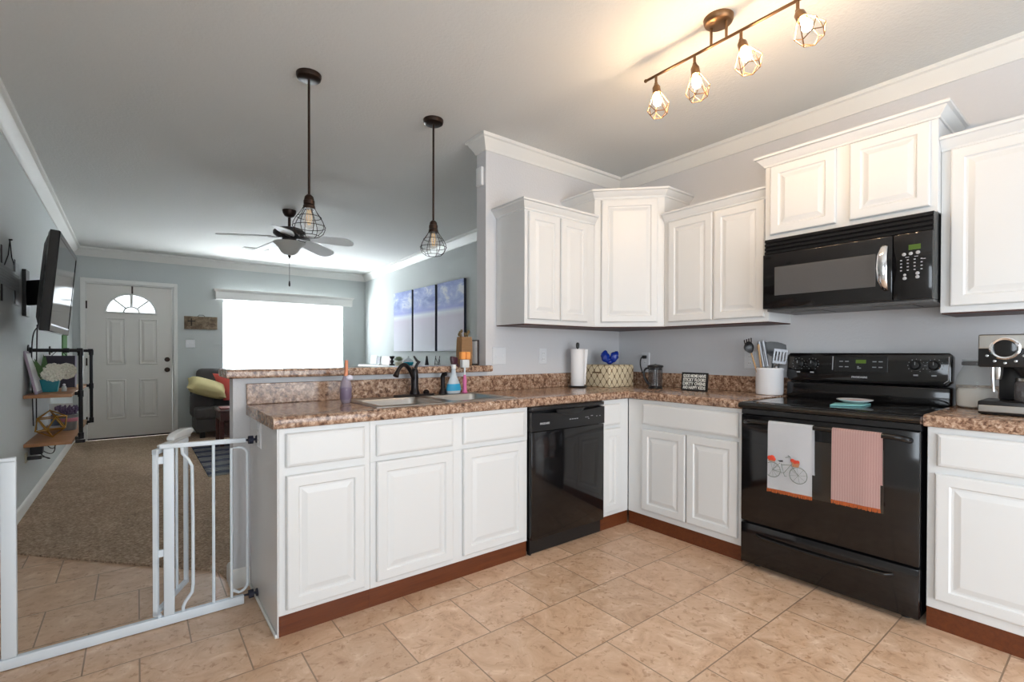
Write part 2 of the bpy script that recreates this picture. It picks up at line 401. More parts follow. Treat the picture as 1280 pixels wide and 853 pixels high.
# ------------------------------------------------------------------ room shell
H = 2.669; XL, XW, XK, TW = -3.988, -1.414, -2.950, .110; XR, YF, YB = -.090, 5.588, -4.60
def ceil_z(x, y): return H - max(0, y-TW)*.02245
struct('floor', MB().box(-4.2, .12, YB-.15, YF+.18, -.06, 0), TILE)
car = MB().prism([(XL, 1.325), (-3.70, 1.005), (-3.40, .685), (-2.985, .255), (XK-.012, .118), (XR, .112), (XR, YF), (XL, YF)], 0, .012)
struct('floor_carpet', car, CARPET)
FX = Fr((0,0,0), (1,0,0), (0,0,1), (0,-1,0)); FY = Fr((0,0,0), (0,1,0), (0,0,1), (1,0,0))
# far wall with openings for the front door and the window
DX0, DX1, DZ = -3.868, -2.908, 2.100
WX0, WX1, WZ0, WZ1 = -2.300, -.488, .78, 1.972
xs = [XL-.12, DX0, DX1, WX0, WX1, .12]; zs = [0, WZ0, WZ1, DZ, 2.75]
def far_full(i, j): return not (i == 1 and j < 3) and not (i == 3 and j == 1)
struct('wall_far', MB().grid_slab(xs, zs, far_full, FX, -(YF+.16), -YF), WALL_SHADED)
ys = [YB, -3.85, -2.55, YF]; zz = [0, .85, 2.05, 2.75]
struct('wall_left', MB().grid_slab(ys, zz, lambda i, j: not (i == 1 and j == 1), FY, XL-.12, XL), WALL_SHADED)
struct('wall_right', MB().box(0, .12, YB, TW, 0, 2.75), WALL)
struct('wall_living', MB().box(XR, .12, TW, YF, 0, 2.75), WALL_SHADED)
struct('wall_kitchen', MB().box(XW, 0, 0, TW, 0, H), WALL)
struct('wall_peninsula', MB().box(XK, XW, 0, TW, 0, 1.049), WALL)
xs = [XL-.12, -3.15, -.85, .12]; zz = [0, 2.15, 2.75]
struct('wall_back', MB().grid_slab(xs, zz, lambda i, j: not (i == 1 and j == 0), FX, -YB, -(YB-.12)), WALL)
cl = MB(); cl.prism([(YB-.12, H), (TW, H), (YF+.16, ceil_z(0, YF+.16)), (YF+.16, 2.82), (YB-.12, 2.82)], XL-.12, .12, Fr((0,0,0), (0,1,0), (0,0,1), (1,0,0)))
struct('ceiling', cl, CEIL)
# patio door and dining window behind the camera (only their daylight is seen)
d = MB()
for a, b in ((-3.15, -3.07), (-2.04, -1.96), (-.93, -.85)): d.box(a, b, YB-.08, YB-.03, 0, 2.15)
for a, b in ((0, .09), (2.07, 2.15)): d.box(-3.07, -.93, YB-.078, YB-.032, a, b)
pd = struct('door_2', d, TRIM); struct('door_glass', MB().box(-3.07, -.93, YB-.056, YB-.05, .09, 2.07), PANE, parent=pd)
d = MB()
for a, b in ((-3.85, -3.79), (-3.23, -3.17), (-2.61, -2.55)): d.box(XL-.08, XL-.03, a, b, .85, 2.05)
for a, b in ((.85, .91), (1.99, 2.05)): d.box(XL-.078, XL-.032, -3.79, -2.61, a, b)
pd = struct('window_2', d, TRIM); struct('window_glass', MB().box(XL-.058, XL-.052, -3.79, -2.61, .91, 1.99), PANE, parent=pd)
# crown moulding and baseboards
CROWN = [(0, -.098), (.008, -.098), (.012, -.086), (.016, -.078), (.040, -.040), (.046, -.026), (.060, -.020), (.062, -.008), (.062, 0), (0, 0)]
struct('trim_1', MB().sweep([(XR, TW), (XW, TW), (XW, 0), (0, 0), (0, YB)], CROWN, H), TRIM, 30)
LCROWN = [(o*1.35, h*1.15) for o, h in CROWN]
struct('trim_2', MB().sweep([(XL, YB), (XL, TW), (XL, YF), (XR, YF), (XR, TW+.07)], LCROWN, lambda x, y: ceil_z(x, y)), TRIM, 30)
BASE = [(0, 0), (.014, 0), (.014, .075), (.009, .088), (.003, .095), (0, .095)]
struct('baseboard_left', MB().sweep([(XL, YB), (XL, YF), (DX0-.06, YF)], BASE, 0), TRIM, 30)
struct('baseboard_far', MB().sweep([(DX1+.06, YF), (XR, YF), (XR, TW)], BASE, 0), TRIM, 30)
struct('baseboard_peninsula', MB().sweep([(XW, TW), (XK, TW), (XK, .002), (-2.876, .002)], BASE, 0), TRIM, 30)

# ---- front door
F = Fr((0, YF, 0), (1,0,0), (0,0,1), (0,-1,0)); SF = Fr((0, YF+.02, 0), (1,0,0), (0,0,1), (0,-1,0))
mb = MB()
for a, b in ((DX0-.045, DX0), (DX1, DX1+.045)): mb.fbox(F, a, b, 0, DZ+.05, 0, .018)
mb.fbox(F, DX0, DX1, DZ, DZ+.05, 0, .018)
for a, b in ((DX0, DX0+.018), (DX1-.018, DX1)): mb.fbox(F, a, b, 0, DZ, -.12, 0)
mb.fbox(F, DX0+.018, DX1-.018, DZ-.018, DZ, -.12, 0)
frame = struct('door_1', mb.bevel(.004), TRIM)
DOORW = mat('front_door_paint', (.74, .71, .67), .4)
sx0, sx1, sz1 = DX0+.020, DX1-.020, DZ-.020; fcx, fcz, fr = -3.384, 1.716, .265
mb = MB(); bm = mb.bm
def ring(w):
    out = [mb.v(SF.p(*q, w)) for q in ((sx0,.02),(sx1,.02),(sx1,sz1),(sx0,sz1))]
    hole = [mb.v(SF.p(fcx+fr*math.cos(PI*k/20), fcz+fr*.93*math.sin(PI*k/20), w)) for k in range(21)]
    return out, hole
o1, h1 = ring(0); o2, h2 = ring(-.045)
for o_, h_ in ((o1, h1), (o2, h2)):
    e = [bm.edges.new((q[i], q[(i+1) % len(q)])) for q in (o_, h_) for i in range(len(q))]
    bmesh.ops.triangle_fill(bm, use_beauty=True, edges=e)
for a, b in ((o1, o2), (h1, h2)):
    for i in range(len(a)): mb.f([a[i], a[(i+1) % len(a)], b[(i+1) % len(a)], b[i]])
slab = struct('door_slab', mb, DOORW, parent=frame)
for i, (a, b, c, e) in enumerate(((-3.652, -3.447, 1.008, 1.640), (-3.303, -3.090, 1.008, 1.640), (-3.652, -3.447, .278, .810), (-3.303, -3.090, .278, .810))):
    struct('door_panel', MB().panel(SF, a, b, c, e, [(0, 0), (.004, .009), (.014, .009), (.022, .001), (.034, .001), (.060, .009)]), DOORW, parent=frame)
mb = MB()
A = lambda r, k=.93: [SF.p(fcx+r*math.cos(PI*i/24), fcz+r*k*math.sin(PI*i/24), .004) for i in range(25)]
mb.tube(A(fr+.008), .013, 8); mb.tube([SF.p(fcx-fr-.02, fcz-.004, .004), SF.p(fcx+fr+.02, fcz-.004, .004)], .013, 8); mb.tube(A(.085), .010, 6)
for a in (45, 88, 92, 135): mb.tube([SF.p(fcx+.085*math.cos(math.radians(a)), fcz+.08*math.sin(math.radians(a)), .002), SF.p(fcx+fr*math.cos(math.radians(a)), fcz+fr*.93*math.sin(math.radians(a)), .002)], .011, 6)
struct('fanlight_frame', mb, TRIM, True, parent=frame)
struct('fanlight_glass', MB().prism([(fcx+fr*math.cos(PI*k/20), fcz+fr*.93*math.sin(PI*k/20)) for k in range(21)], -.026, -.022, SF), PANE, parent=frame)
for z in (1.075, .930):
    struct('door_knob', MB().lathe([(.001, 0), (.032, 0), (.034, .006), (.014, .012), (.012, .03), (.026, .038), (.030, .05), (.022, .064), (.001, .068)] if z < 1 else [(.001, 0), (.033, 0), (.033, .012), (.024, .022), (.001, .024)], SF.p(-2.985, z, 0), 20, (0,-1,0)), BRONZE, True, parent=frame)
for z in (1.80, 1.05, .28): struct('door_hinge', MB().fbox(F, DX0+.010, DX0+.026, z-.05, z+.05, .0, .012), BRONZE, parent=frame)
struct('door_sweep', MB().fbox(SF, sx0, sx1, .013, .034, -.02, .008), BRONZE, parent=frame)
single('wreath_hook', 'dark metal wreath hook hung over the top of the front door', 'hook', MB().fbox(SF, -3.385, -3.366, 1.975, 2.079, .001, .006).fbox(SF, -3.385, -3.366, 1.975, 1.983, .006, .030), BRONZE)

# ---- living room window, blind and valance
mb = MB()
for a, b in ((WX0, WX0+.05), (-1.425, -1.365), (WX1-.05, WX1)): mb.fbox(F, a, b, WZ0, WZ1, -.10, -.05)
for a, b in ((WZ0, WZ0+.05), (1.275, 1.315), (WZ1-.05, WZ1)):
    for c, e in ((WX0+.05, -1.425), (-1.365, WX1-.05)): mb.fbox(F, c, e, a, b, -.098, -.052)
win = struct('window_1', mb, TRIM)
for c, e in ((WX0+.05, -1.425), (-1.365, WX1-.05)): struct('window_glass', MB().fbox(F, c, e, WZ0+.05, WZ1-.05, -.078, -.074), PANE, parent=win)
struct('window_sill', MB().fbox(F, WX0-.04, WX1+.04, WZ0-.03, WZ0, -.10, .04).bevel(.006), TRIM, parent=win)
for k, (a, b, word) in enumerate(((WX0+.006, -1.412, 'left'), (-1.380, WX1-.006, 'right'))):
    t = thing('window_blind', f'white horizontal slat blind on the {word} half of the living room window', 'blind', ((a+b)/2, YF, WZ0), group='living room window blinds')
    part(t, 'head_rail', MB().fbox(F, a, b, WZ1-.045, WZ1-.002, -.045, -.004), SLAT, False)
    mb = MB(); z = WZ0+.045
    while z < WZ1-.05:
        c = F.p(0, z, -.025); S = Fr(F.p(0, z, -.025), (1,0,0), (0, -.42, .90), (0,-.90,-.42)); mb.fbox(S, a+.004, b-.004, -.0245, .0245, -.0012, .0012); z += .045
    part(t, 'slats', mb, SLAT, False)
    for q in (.15, .85): part(t, 'ladder_tape', MB().fbox(F, a+(b-a)*q-.004, a+(b-a)*q+.004, WZ0+.02, WZ1-.045, -.0485, -.046), SLAT, False)
    part(t, 'bottom_rail', MB().fbox(F, a+.004, b-.004, WZ0+.005, WZ0+.024, -.04, -.01), SLAT, False)
    if k == 0: part(t, 'tilt_wand', MB().cyl(F.p(a+.10, WZ1-.05, -.002), F.p(a+.10, 1.30, -.001), .003, n=6), SLAT)
t = thing('window_valance', 'white painted wooden cornice valance above the living room window', 'valance', (-1.38, YF, 1.96))
part(t, 'front_board', MB().fbox(F, -2.400, -.358, 1.968, 2.075, .085, .100), TRIM, False)
for a in (-2.400, -.373): part(t, 'end_board', MB().fbox(F, a, a+.015, 1.968, 2.075, .001, .085), TRIM, False)
part(t, 'crown_cap', MB().sweep([(-2.400, YF-.001), (-2.400, YF-.100), (-.358, YF-.100), (-.358, YF-.001)], [(0, 0), (.006, 0), (.012, .014), (.024, .026), (.028, .04), (-.02, .04), (-.02, 0)], 2.075), TRIM, 30)

# ------------------------------------------------------------------ kitchen cabinets
D1, D2, HK, CT = .586, .618, .088, .863
K1 = Fr((0, -D1, 0), (1,0,0), (0,0,1), (0,-1,0)); K2 = Fr((-D2, 0, 0), (0,-1,0), (0,0,1), (-1,0,0))
DOOR = [(0, .001), (0, .013), (.004, .0185), (.009, .0195), (.046, .0195), (.052, .012), (.060, .012), (.082, .0185), (.085, .0188)]
DRAWER = [(0, .001), (0, .011), (.005, .0165), (.014, .0195), (.016, .0195)]
def cabinet(name, label, F, u0, u1, v0, v1, depth, doors=(), drawers=(), base=False, kick=None, back=None):
    b = back or depth-.002
    c = F.p((u0+u1)/2, 0, -b/2); t = thing(name, label, 'cabinet', (c.x, c.y, 0 if base else v0))
    part(t, 'cabinet_box', MB().fbox(F, u0, u1, v0, v1, -b, 0).bevel(.0015, 1), CAB, False)
    for d in doors: part(t, 'door', MB().panel(F, *d, DOOR), CAB, False)
    for d in drawers: part(t, 'drawer_front', MB().panel(F, *d, DRAWER), CAB, False)
    if base:
        k = kick or (u0, u1); part(t, 'toe_kick', MB().fbox(F, k[0], k[1], 0, v0-.001, -b, -.006), KICK, False, 'reddish brown wood toe kick')
    return t
XE1 = -2.872
c1 = cabinet('base_cabinet', 'white base cabinet at the open end of the peninsula, one drawer over one door', K1, XE1+.004, -2.4795, HK, CT, D1, [(-2.841, -2.507, .111, .667)], [(-2.842, -2.507, .702, .842)], True)
part(c1, 'side_panel', MB().box(XE1-.002, XE1+.003, -D1-.001, -.002, .001, CT), SIDE, False, 'smooth white side panel with a grey reflection painted in')
part(c1, 'shoe_moulding', MB().box(XE1-.012, XE1-.0025, -D1-.001, -.018, .001, .016).bevel(.004), TRIM, False)
cabinet('sink_base_cabinet', 'white sink base cabinet with two doors under two false drawer fronts', K1, -2.4785, -1.535, HK, CT-.19, D1, [(-2.450, -2.040, .116, .673), (-1.978, -1.562, .116, .673)], (), True)
sb = [o for o in COL.objects if o.name.startswith('sink_base_cabinet')][0]
part(sb, 'face_frame', MB().fbox(K1, -2.4785, -1.535, CT-.189, CT, -.018, 0), CAB, False)
for a, b in ((-2.450, -2.040), (-1.978, -1.564)): part(sb, 'drawer_front', MB().panel(K1, a, b, .700, .842, DRAWER), CAB, False)
cabinet('narrow_base_cabinet', 'narrow white base cabinet in the corner right of the dishwasher', K1, -.897, -.619, HK, CT, D1, [(-.893, -.720, .117, .672)], [(-.893, -.720, .695, .836)], True)
cabinet('base_cabinet', 'white base cabinet left of the stove, one wide drawer over two doors', K2, .590, 1.374, HK, CT, D2, [(.711, 1.032, .128, .670), (1.040, 1.358, .128, .674)], [(.715, 1.360, .699, .838)], True)
cabinet('base_cabinet', 'white base cabinet right of the stove, under the coffee maker', K2, 2.173, 2.82, HK, CT, D2, [(2.201, 2.79, .131, .669)], [(2.206, 2.79, .700, .838)], True)

# ---- worktops
CZ = .915
def front_edges(test): return lambda e: test(e.verts[0].co) and test(e.verts[1].co) and abs(e.verts[0].co.z-e.verts[1].co.z) < 1e-5
xs = [-2.892, -2.415, -1.585, -.643, -.002]; ysg = [-1.386, -.611, -.515, -.095, -.002]
def top_full(i, j):
    if j == 0: return i == 3
    return not (i == 1 and j == 2)
FT = Fr((0,0,0), (1,0,0), (0,1,0), (0,0,1))
mb = MB().grid_slab(xs, ysg, top_full, FT, .8645, CZ)
mb.bevel(.014, 3, front_edges(lambda c: (abs(c.y+.611) < 1e-4 and c.x < -.6) or (abs(c.x+.643) < 1e-4 and c.y < -.6)))
t = thing('worktop', 'L shaped brown speckled laminate worktop from peninsula end to stove', 'worktop', (-1.4, -.3, .8645))
part(t, 'top', mb, STONE, 35)
part(t, 'backsplash', MB().box(-2.892, -.003, -.022, -.003, CZ+.0005, 1.021).bevel(.003), STONE, False)
part(t, 'backsplash', MB().box(-.022, -.003, -1.386, -.0235, CZ+.0005, 1.021).bevel(.003), STONE, False)
mb = MB().box(-.643, -.002, -2.84, -2.163, .8645, CZ).bevel(.014, 3, front_edges(lambda c: abs(c.x+.643) < 1e-4))
t = thing('worktop', 'short brown speckled laminate worktop right of the stove', 'worktop', (-.32, -2.5, .8645))
part(t, 'top', mb, STONE, 35)
part(t, 'backsplash', MB().box(-.022, -.003, -2.84, -2.163, CZ+.0005, 1.021).bevel(.003), STONE, False)
mb = MB().prism([(-2.985, -.062), (-1.398, -.062), (-1.398, -.002), (-1.416, -.002), (-1.416, .225), (-2.985, .225)], 1.0495, 1.0925)
mb.bevel(.012, 3, lambda e: abs(e.verts[0].co.z-e.verts[1].co.z) < 1e-5)
single('bar_top', 'raised brown speckled breakfast bar ledge along the top of the half wall', 'counter ledge', mb, STONE, 35)

# ---- wall cabinets
CC = [(0, 0), (.006, 0), (.008, .010), (.014, .016), (.030, .036), (.034, .044), (.046, .048), (.047, .060), (-.004, .060), (-.004, 0)]
U1 = Fr((0, -.312, 0), (1,0,0), (0,0,1), (0,-1,0)); U2 = Fr((-.312, 0, 0), (0,-1,0), (0,0,1), (-1,0,0)); U3 = Fr((-.368, 0, 0), (0,-1,0), (0,0,1), (-1,0,0))
ZU = 1.369
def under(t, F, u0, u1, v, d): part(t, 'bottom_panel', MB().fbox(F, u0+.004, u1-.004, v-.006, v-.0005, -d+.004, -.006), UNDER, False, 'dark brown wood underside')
t = cabinet('wall_cabinet', 'white two door wall cabinet at the free end above the outlets', U1, -1.327, -.663, ZU, 2.150, .312, [(-1.302, -1.026, 1.400, 2.100), (-1.012, -.750, 1.400, 2.100)])
under(t, U1, -1.327, -.663, ZU, .312); part(t, 'crown', MB().sweep([(-1.327, -.003), (-1.327, -.312), (-.663, -.312)], CC, 2.112), CAB, 30)
t = thing('corner_wall_cabinet', 'tall white diagonal corner wall cabinet with a single door', 'cabinet', (-.3, -.3, ZU))
poly = [(-.002, -.002), (-.002, -.661), (-.312, -.661), (-.661, -.312), (-.661, -.002)]
part(t, 'cabinet_box', MB().prism(poly, ZU, 2.330).bevel(.0015, 1), CAB, False)
DG = Fr((-.661, -.312, 0), (1,-1,0), (0,0,1), (-1,-1,0)); dw = .349*math.sqrt(2)
part(t, 'door', MB().panel(DG, .048, dw-.048, 1.401, 2.288, DOOR), CAB, False)
part(t, 'crown', MB().sweep([(-.661, -.003), (-.661, -.312), (-.312, -.661), (-.003, -.661)], CC, 2.300), CAB, 30)
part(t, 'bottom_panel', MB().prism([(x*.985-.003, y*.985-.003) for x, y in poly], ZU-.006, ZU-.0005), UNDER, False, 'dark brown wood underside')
t = cabinet('wall_cabinet', 'white two door wall cabinet between corner cabinet and microwave', U2, .663, 1.381, ZU, 2.150, .312, [(.703, 1.028, 1.398, 2.104), (1.042, 1.358, 1.398, 2.104)])
under(t, U2, .663, 1.381, ZU, .312); part(t, 'crown', MB().sweep([(-.312, -.663), (-.312, -1.381)], CC, 2.112), CAB, 30)
t = cabinet('wall_cabinet', 'short raised white two door wall cabinet directly above the microwave', U3, 1.382, 2.153, 1.839, 2.310, .368, [(1.414, 1.746, 1.869, 2.263), (1.808, 2.127, 1.869, 2.265)])
part(t, 'crown', MB().sweep([(-.003, -1.382), (-.368, -1.382), (-.368, -2.153), (-.003, -2.153)], CC, 2.270), CAB, 30)
t = cabinet('wall_cabinet', 'white wall cabinet at the right edge above the coffee maker', U2, 2.154, 2.82, ZU, 2.163, .312, [(2.189, 2.79, 1.398, 2.122)])
under(t, U2, 2.154, 2.82, ZU, .312); part(t, 'crown', MB().sweep([(-.312, -2.154), (-.312, -2.82)], CC, 2.124), CAB, 30)

# ------------------------------------------------------------------ dishwasher
t = thing('dishwasher', 'built in black dishwasher between the sink cabinet and the corner', 'dishwasher', (-1.21, -.3, 0))
part(t, 'tub', MB().box(-1.525, -.906, -.575, -.01, .02, .855), BLACKM, False)
part(t, 'toe_plate', MB().box(-1.525, -.906, -.588, -.576, .004, .082).box(-1.525, -1.515, -.60, -.588, .004, .10), BLACKM, False)
part(t, 'door', MB().box(-1.526, -.905, -.617, -.576, .092, .718).bevel(.004), BLACK, 30)
cp = MB(); F = Fr((0, -.617, 0), (1,0,0), (0,0,1), (0,-1,0))
n = 16; top = []
for i in range(n+1):
    x = -1.526 + .621*i/n; dip = .020 + .016*math.cos((i/n-.5)*PI)**1; top.append((x, .852-dip))
cp.prism([(-.905, .722), (-1.526, .722)] + top, -.040, .004, F)
dwc = part(t, 'control_panel', cp, BLACKM, False)
part(t, 'handle_lip', MB().box(-1.526, -.905, -.619, -.576, .842, .8635).bevel(.003), BLACKM, 30)
part(t, 'pocket_handle', MB().loft([[F.p(-1.215+.12*math.cos(a), .838-.030*max(0, math.sin(a)), -.004) for a in [PI*k/12 for k in range(13)]], [F.p(-1.215+.125*math.cos(a), .838-.038*max(0, math.sin(a)), .0055) for a in [PI*k/12 for k in range(13)]]]), BLACK, True)
FL_ = Fr((0, -.621, 0), (1,0,0), (0,0,1), (0,-1,0))
text(t, 'brand_plate', 'FRIGIDAIRE', FL_, -1.428, .765, .016, SILVER, .075, .0004, label='small silver lettering')
mb = MB()
for k in range(4): mb.fbox(FL_, -1.225+.020*k, -1.211+.020*k, .770, .775, .0003, .0012)
for k, (u, v) in enumerate(((-1.085, .772), (-1.068, .772), (-1.060, .762), (-1.035, .778), (-1.027, .778), (-.985, .772), (-.955, .772))): mb.fbox(FL_, u, u+.011, v, v+.004, .0003, .0012)
part(t, 'button_legend', mb, INK, False)

# ------------------------------------------------------------------ stove
SY0, SY1 = -1.392, -2.158; SX = -.662; SF2 = Fr((SX, 0, 0), (0,-1,0), (0,0,1), (-1,0,0)); a0, a1 = -SY0, -SY1
t = thing('stove', 'black freestanding electric stove with glass cooktop and two hanging towels', 'stove', (-.34, (SY0+SY1)/2, 0))
part(t, 'body', MB().box(SX+.043, -.012, SY1+.004, SY0-.004, .025, .893), BLACKM, False)
for x in (SX+.075, -.06):
    for y in (SY0-.06, SY1+.06): part(t, 'leg', MB().cyl((x, y, 0), (x, y, .026), .018, .014), BLACKR)
part(t, 'storage_drawer', MB().fbox(SF2, a0, a1, .028, .246, -.040, 0).bevel(.006), BLACK, 30)
ds = [o for o in COL.objects if o.parent == t and o.name.startswith('storage_drawer')][0]
mb = MB(); pth = [SF2.p(a0+.085, .196, .002)] + [SF2.p(a0+.105+.545*k/8, .190-.008*math.sin(PI*k/8), .016) for k in range(9)] + [SF2.p(a0+.675, .196, .002)]
part(ds, 'drawer_handle', mb.tube(pth, .0095, 10), BLACK)
dr = part(t, 'oven_door', MB().fbox(SF2, a0, a1, .256, .842, -.040, 0).bevel(.006), BLACK, 30)
part(dr, 'oven_window', MB().panel(SF2, a0+.185, a1-.125, .455, .742, [(0, -.002), (0, .0012), (.002, .0018)]), GLASSB, False)
hp = [SF2.p(a0+.035, .800, .0), SF2.p(a0+.040, .806, .03), SF2.p(a0+.065, .812, .043)] + [SF2.p(a0+.09+.586*k/6, .814, .045) for k in range(7)] + [SF2.p(a1-.065, .812, .043), SF2.p(a1-.040, .806, .03), SF2.p(a1-.035, .800, .0)]
part(dr, 'door_handle', MB().tube(hp, [.014, .013, .012]+[.0115]*7+[.012, .013, .014], 12), BLACK)
part(t, 'vent_trim', MB().fbox(SF2, a0, a1, .846, .872, -.040, -.006), BLACKM, False)
mb = MB()
prof = [(-.012, .893), (-.010, .906), (SX-.006, .908), (SX-.022, .903), (SX-.030, .893), (SX-.024, .880), (SX+.01, .874), (SX+.04, .876), (SX+.05, .893)]
mb.loft([[V(x, y, z) for x, z in prof] for y in (SY0+.004, SY1-.004)]); part(t, 'cooktop_frame', mb, BLACK, 50)
part(t, 'cooktop_glass', MB().box(SX+.055, -.115, SY1+.035, SY0-.035, .9065, .9105).bevel(.001, 1), BLACK, False)
RINGM = mat('burner_ring_print', (.035, .033, .033), .12)
for x, y, r in ((-.50, -1.585, .105), (-.50, -1.965, .085), (-.25, -1.585, .080), (-.25, -1.965, .105)):
    part(t, 'burner_ring', MB().lathe([(r-.003, 0), (r, 0), (r, .0003), (r-.003, .0003)], (x, y, .9106), 40, cap=False), RINGM)
# backguard
mb = MB().loft([[V(x, y, z) for x, z in ((-.012, .906), (-.098, .908), (-.094, 1.002), (-.014, 1.006))] for y in (SY0-.002, SY1+.002)])
part(t, 'backguard_base', mb.bevel(.008, 2), BLACK, 35)
BGF = Fr((-.092, 0, 1.012), (0,-1,0), (.02, 0, .166), (-.166, 0, .02))
mb = MB(); c = .022
mb.prism([(a0-.002+c, 0), (a1+.002-c, 0), (a1+.002, c), (a1+.002, .168-c*.6), (a1+.002-c*.6, .170), (a0-.002+c*.6, .170), (a0-.002, .168-c*.6), (a0-.002, c)], -.055, 0, BGF)
bg_ = part(t, 'control_panel', mb.bevel(.006, 2), BLACK, 35)
part(bg_, 'panel_trim', MB().tube([BGF.p(a1-.012, .150, .001), BGF.p(a1-.012, .030, .001), BGF.p(a1-.028, .014, .001)], .0016, 6), SILVER)
BG2 = Fr(BGF.p(0,0,0), BGF.U, BGF.V, BGF.W)
for k, u in enumerate((1.457, 1.532, 2.018, 2.091)):
    part(bg_, 'burner_knob', MB().lathe([(.001, 0), (.025, 0), (.025, .006), (.021, .008), (.020, .022), (.017, .025), (.001, .026)], BGF.p(u, .103, .0003), 24, BGF.W), BLACKM)
    mb = MB()
    for j in range(11):
        an = math.radians(-150 + 30*j); mb.fbox(BGF, u+.034*math.sin(an)-.0016, u+.034*math.sin(an)+.0016, .103+.034*math.cos(an)-.0016, .103+.034*math.cos(an)+.0016, .0003, .0009)
    mb.fbox(BGF, u-.0015, u+.0015, .103, .120, .0262, .0272); mb.fbox(BGF, u-.010, u+.010, .048, .056, .0003, .0009)
    part(bg_, 'dial_marks', mb, INK, False)
part(bg_, 'clock_panel', MB().panel(BGF, 1.650, 1.898, .062, .148, [(0, -.001), (0, .001), (.002, .0015)]), BLACKM, False)
part(bg_, 'clock_display', MB().fbox(BGF, 1.752, 1.800, .110, .130, .0018, .0026), LCD, False, 'small green digital display')
mb = MB()
for u in (1.672, 1.700, 1.830, 1.858):
    for v in (.087, .118): mb.fbox(BGF, u, u+.018, v, v+.005, .0018, .0024)
mb.fbox(BGF, 1.760, 1.778, .080, .086, .0018, .0024).fbox(BGF, 1.760, 1.768, .088, .094, .0018, .0024).fbox(BGF, 1.636, 1.641, .070, .150, .0004, .001)
part(bg_, 'button_legend', mb, INK, False)
text(bg_, 'brand_plate', 'FRIGIDAIRE', BGF, 1.772, .032, .014, SILVER, .074, .0004, label='small silver lettering')

# ------------------------------------------------------------------ microwave
MF = Fr((-.412, 0, 0), (0,-1,0), (0,0,1), (-1,0,0)); m0, m1 = 1.403, 2.150
t = thing('microwave', 'black over the range microwave with chrome handle', 'microwave', (-.2, -1.777, 1.40))
part(t, 'body', MB().box(-.410, -.004, -m1+.002, -m0-.002, 1.432, 1.836), BLACKM, False)
part(t, 'bottom_plate', MB().box(-.395, -.006, -m1+.006, -m0-.006, 1.420, 1.431).box(-.30, -.10, -1.66, -1.50, 1.416, 1.4205).box(-.30, -.10, -2.05, -1.89, 1.416, 1.4205), mat('grey_metal_plate', (.16, .155, .15), .45, .5), False)
mb = MB()
for k in range(4): mb.fbox(MF, m0, m1, 1.747+.0225*k, 1.766+.0225*k, 0, .012)
part(t, 'vent_grille', mb.bevel(.003, 1), BLACK, False)
mdoor = part(t, 'door', MB().fbox(MF, m0, 2.004, 1.432, 1.744, 0, .030).bevel(.005), BLACK, 30)
part(mdoor, 'door_window', MB().panel(MF, 1.468, 1.938, 1.506, 1.666, [(0, .029), (0, .0312), (.003, .0318)]), MWGLASS, False, 'grey window with fine mesh')
hp = [MF.p(1.978, 1.705, .030), MF.p(1.975, 1.690, .052), MF.p(1.972, 1.65, .068), MF.p(1.972, 1.59, .074), MF.p(1.973, 1.53, .066), MF.p(1.978, 1.49, .048), MF.p(1.984, 1.480, .030)]
mb = MB(); loops = []
for i, q in enumerate(hp):
    wd = (.010, .015, .019, .021, .018, .013, .009)[i]; th = .006
    loops.append([q+V(0,-wd,0)*1+V(th*.2,0,0), q+V(-th,-wd*.5,0), q+V(-th,wd*.5,0), q+V(th*.2,wd,0), q+V(th,wd*.5,0), q+V(th,-wd*.5,0)])
part(mdoor, 'door_handle', mb.loft(loops), CHROME, 60, 'curved chrome handle')
mc = part(t, 'control_panel', MB().fbox(MF, 2.006, m1, 1.432, 1.744, 0, .028).bevel(.004), BLACK, 30)
MC = Fr(MF.p(0, 0, .028), MF.U, MF.V, MF.W)
part(mc, 'clock_display', MB().fbox(MC, 2.064, 2.108, 1.664, 1.688, .0005, .0015), LCD, False, 'small green digital display')
mb = MB()
for u, v, r in ((2.047, 1.646, .008), (2.072, 1.647, .008), (2.098, 1.649, .0085), (2.097, 1.552, .008), (2.097, 1.535, .008), (2.050, 1.533, .008), (2.050, 1.549, .006)): mb.lathe([(.0005, 0), (r, 0), (r*.8, .0012), (.0005, .0014)], MC.p(u, v, .0004), 12, MC.W)
for i in range(4):
    for j in range(4): mb.fbox(MC, 2.033+.025*i, 2.040+.025*i, 1.568+.016*j, 1.573+.016*j, .0004, .0010)
for u, v in ((2.052, 1.630), (2.085, 1.630), (2.112, 1.615)): mb.fbox(MC, u, u+.014, v, v+.003, .0004, .0010)
part(mc, 'buttons', mb, INK, 40, 'small grey white buttons')

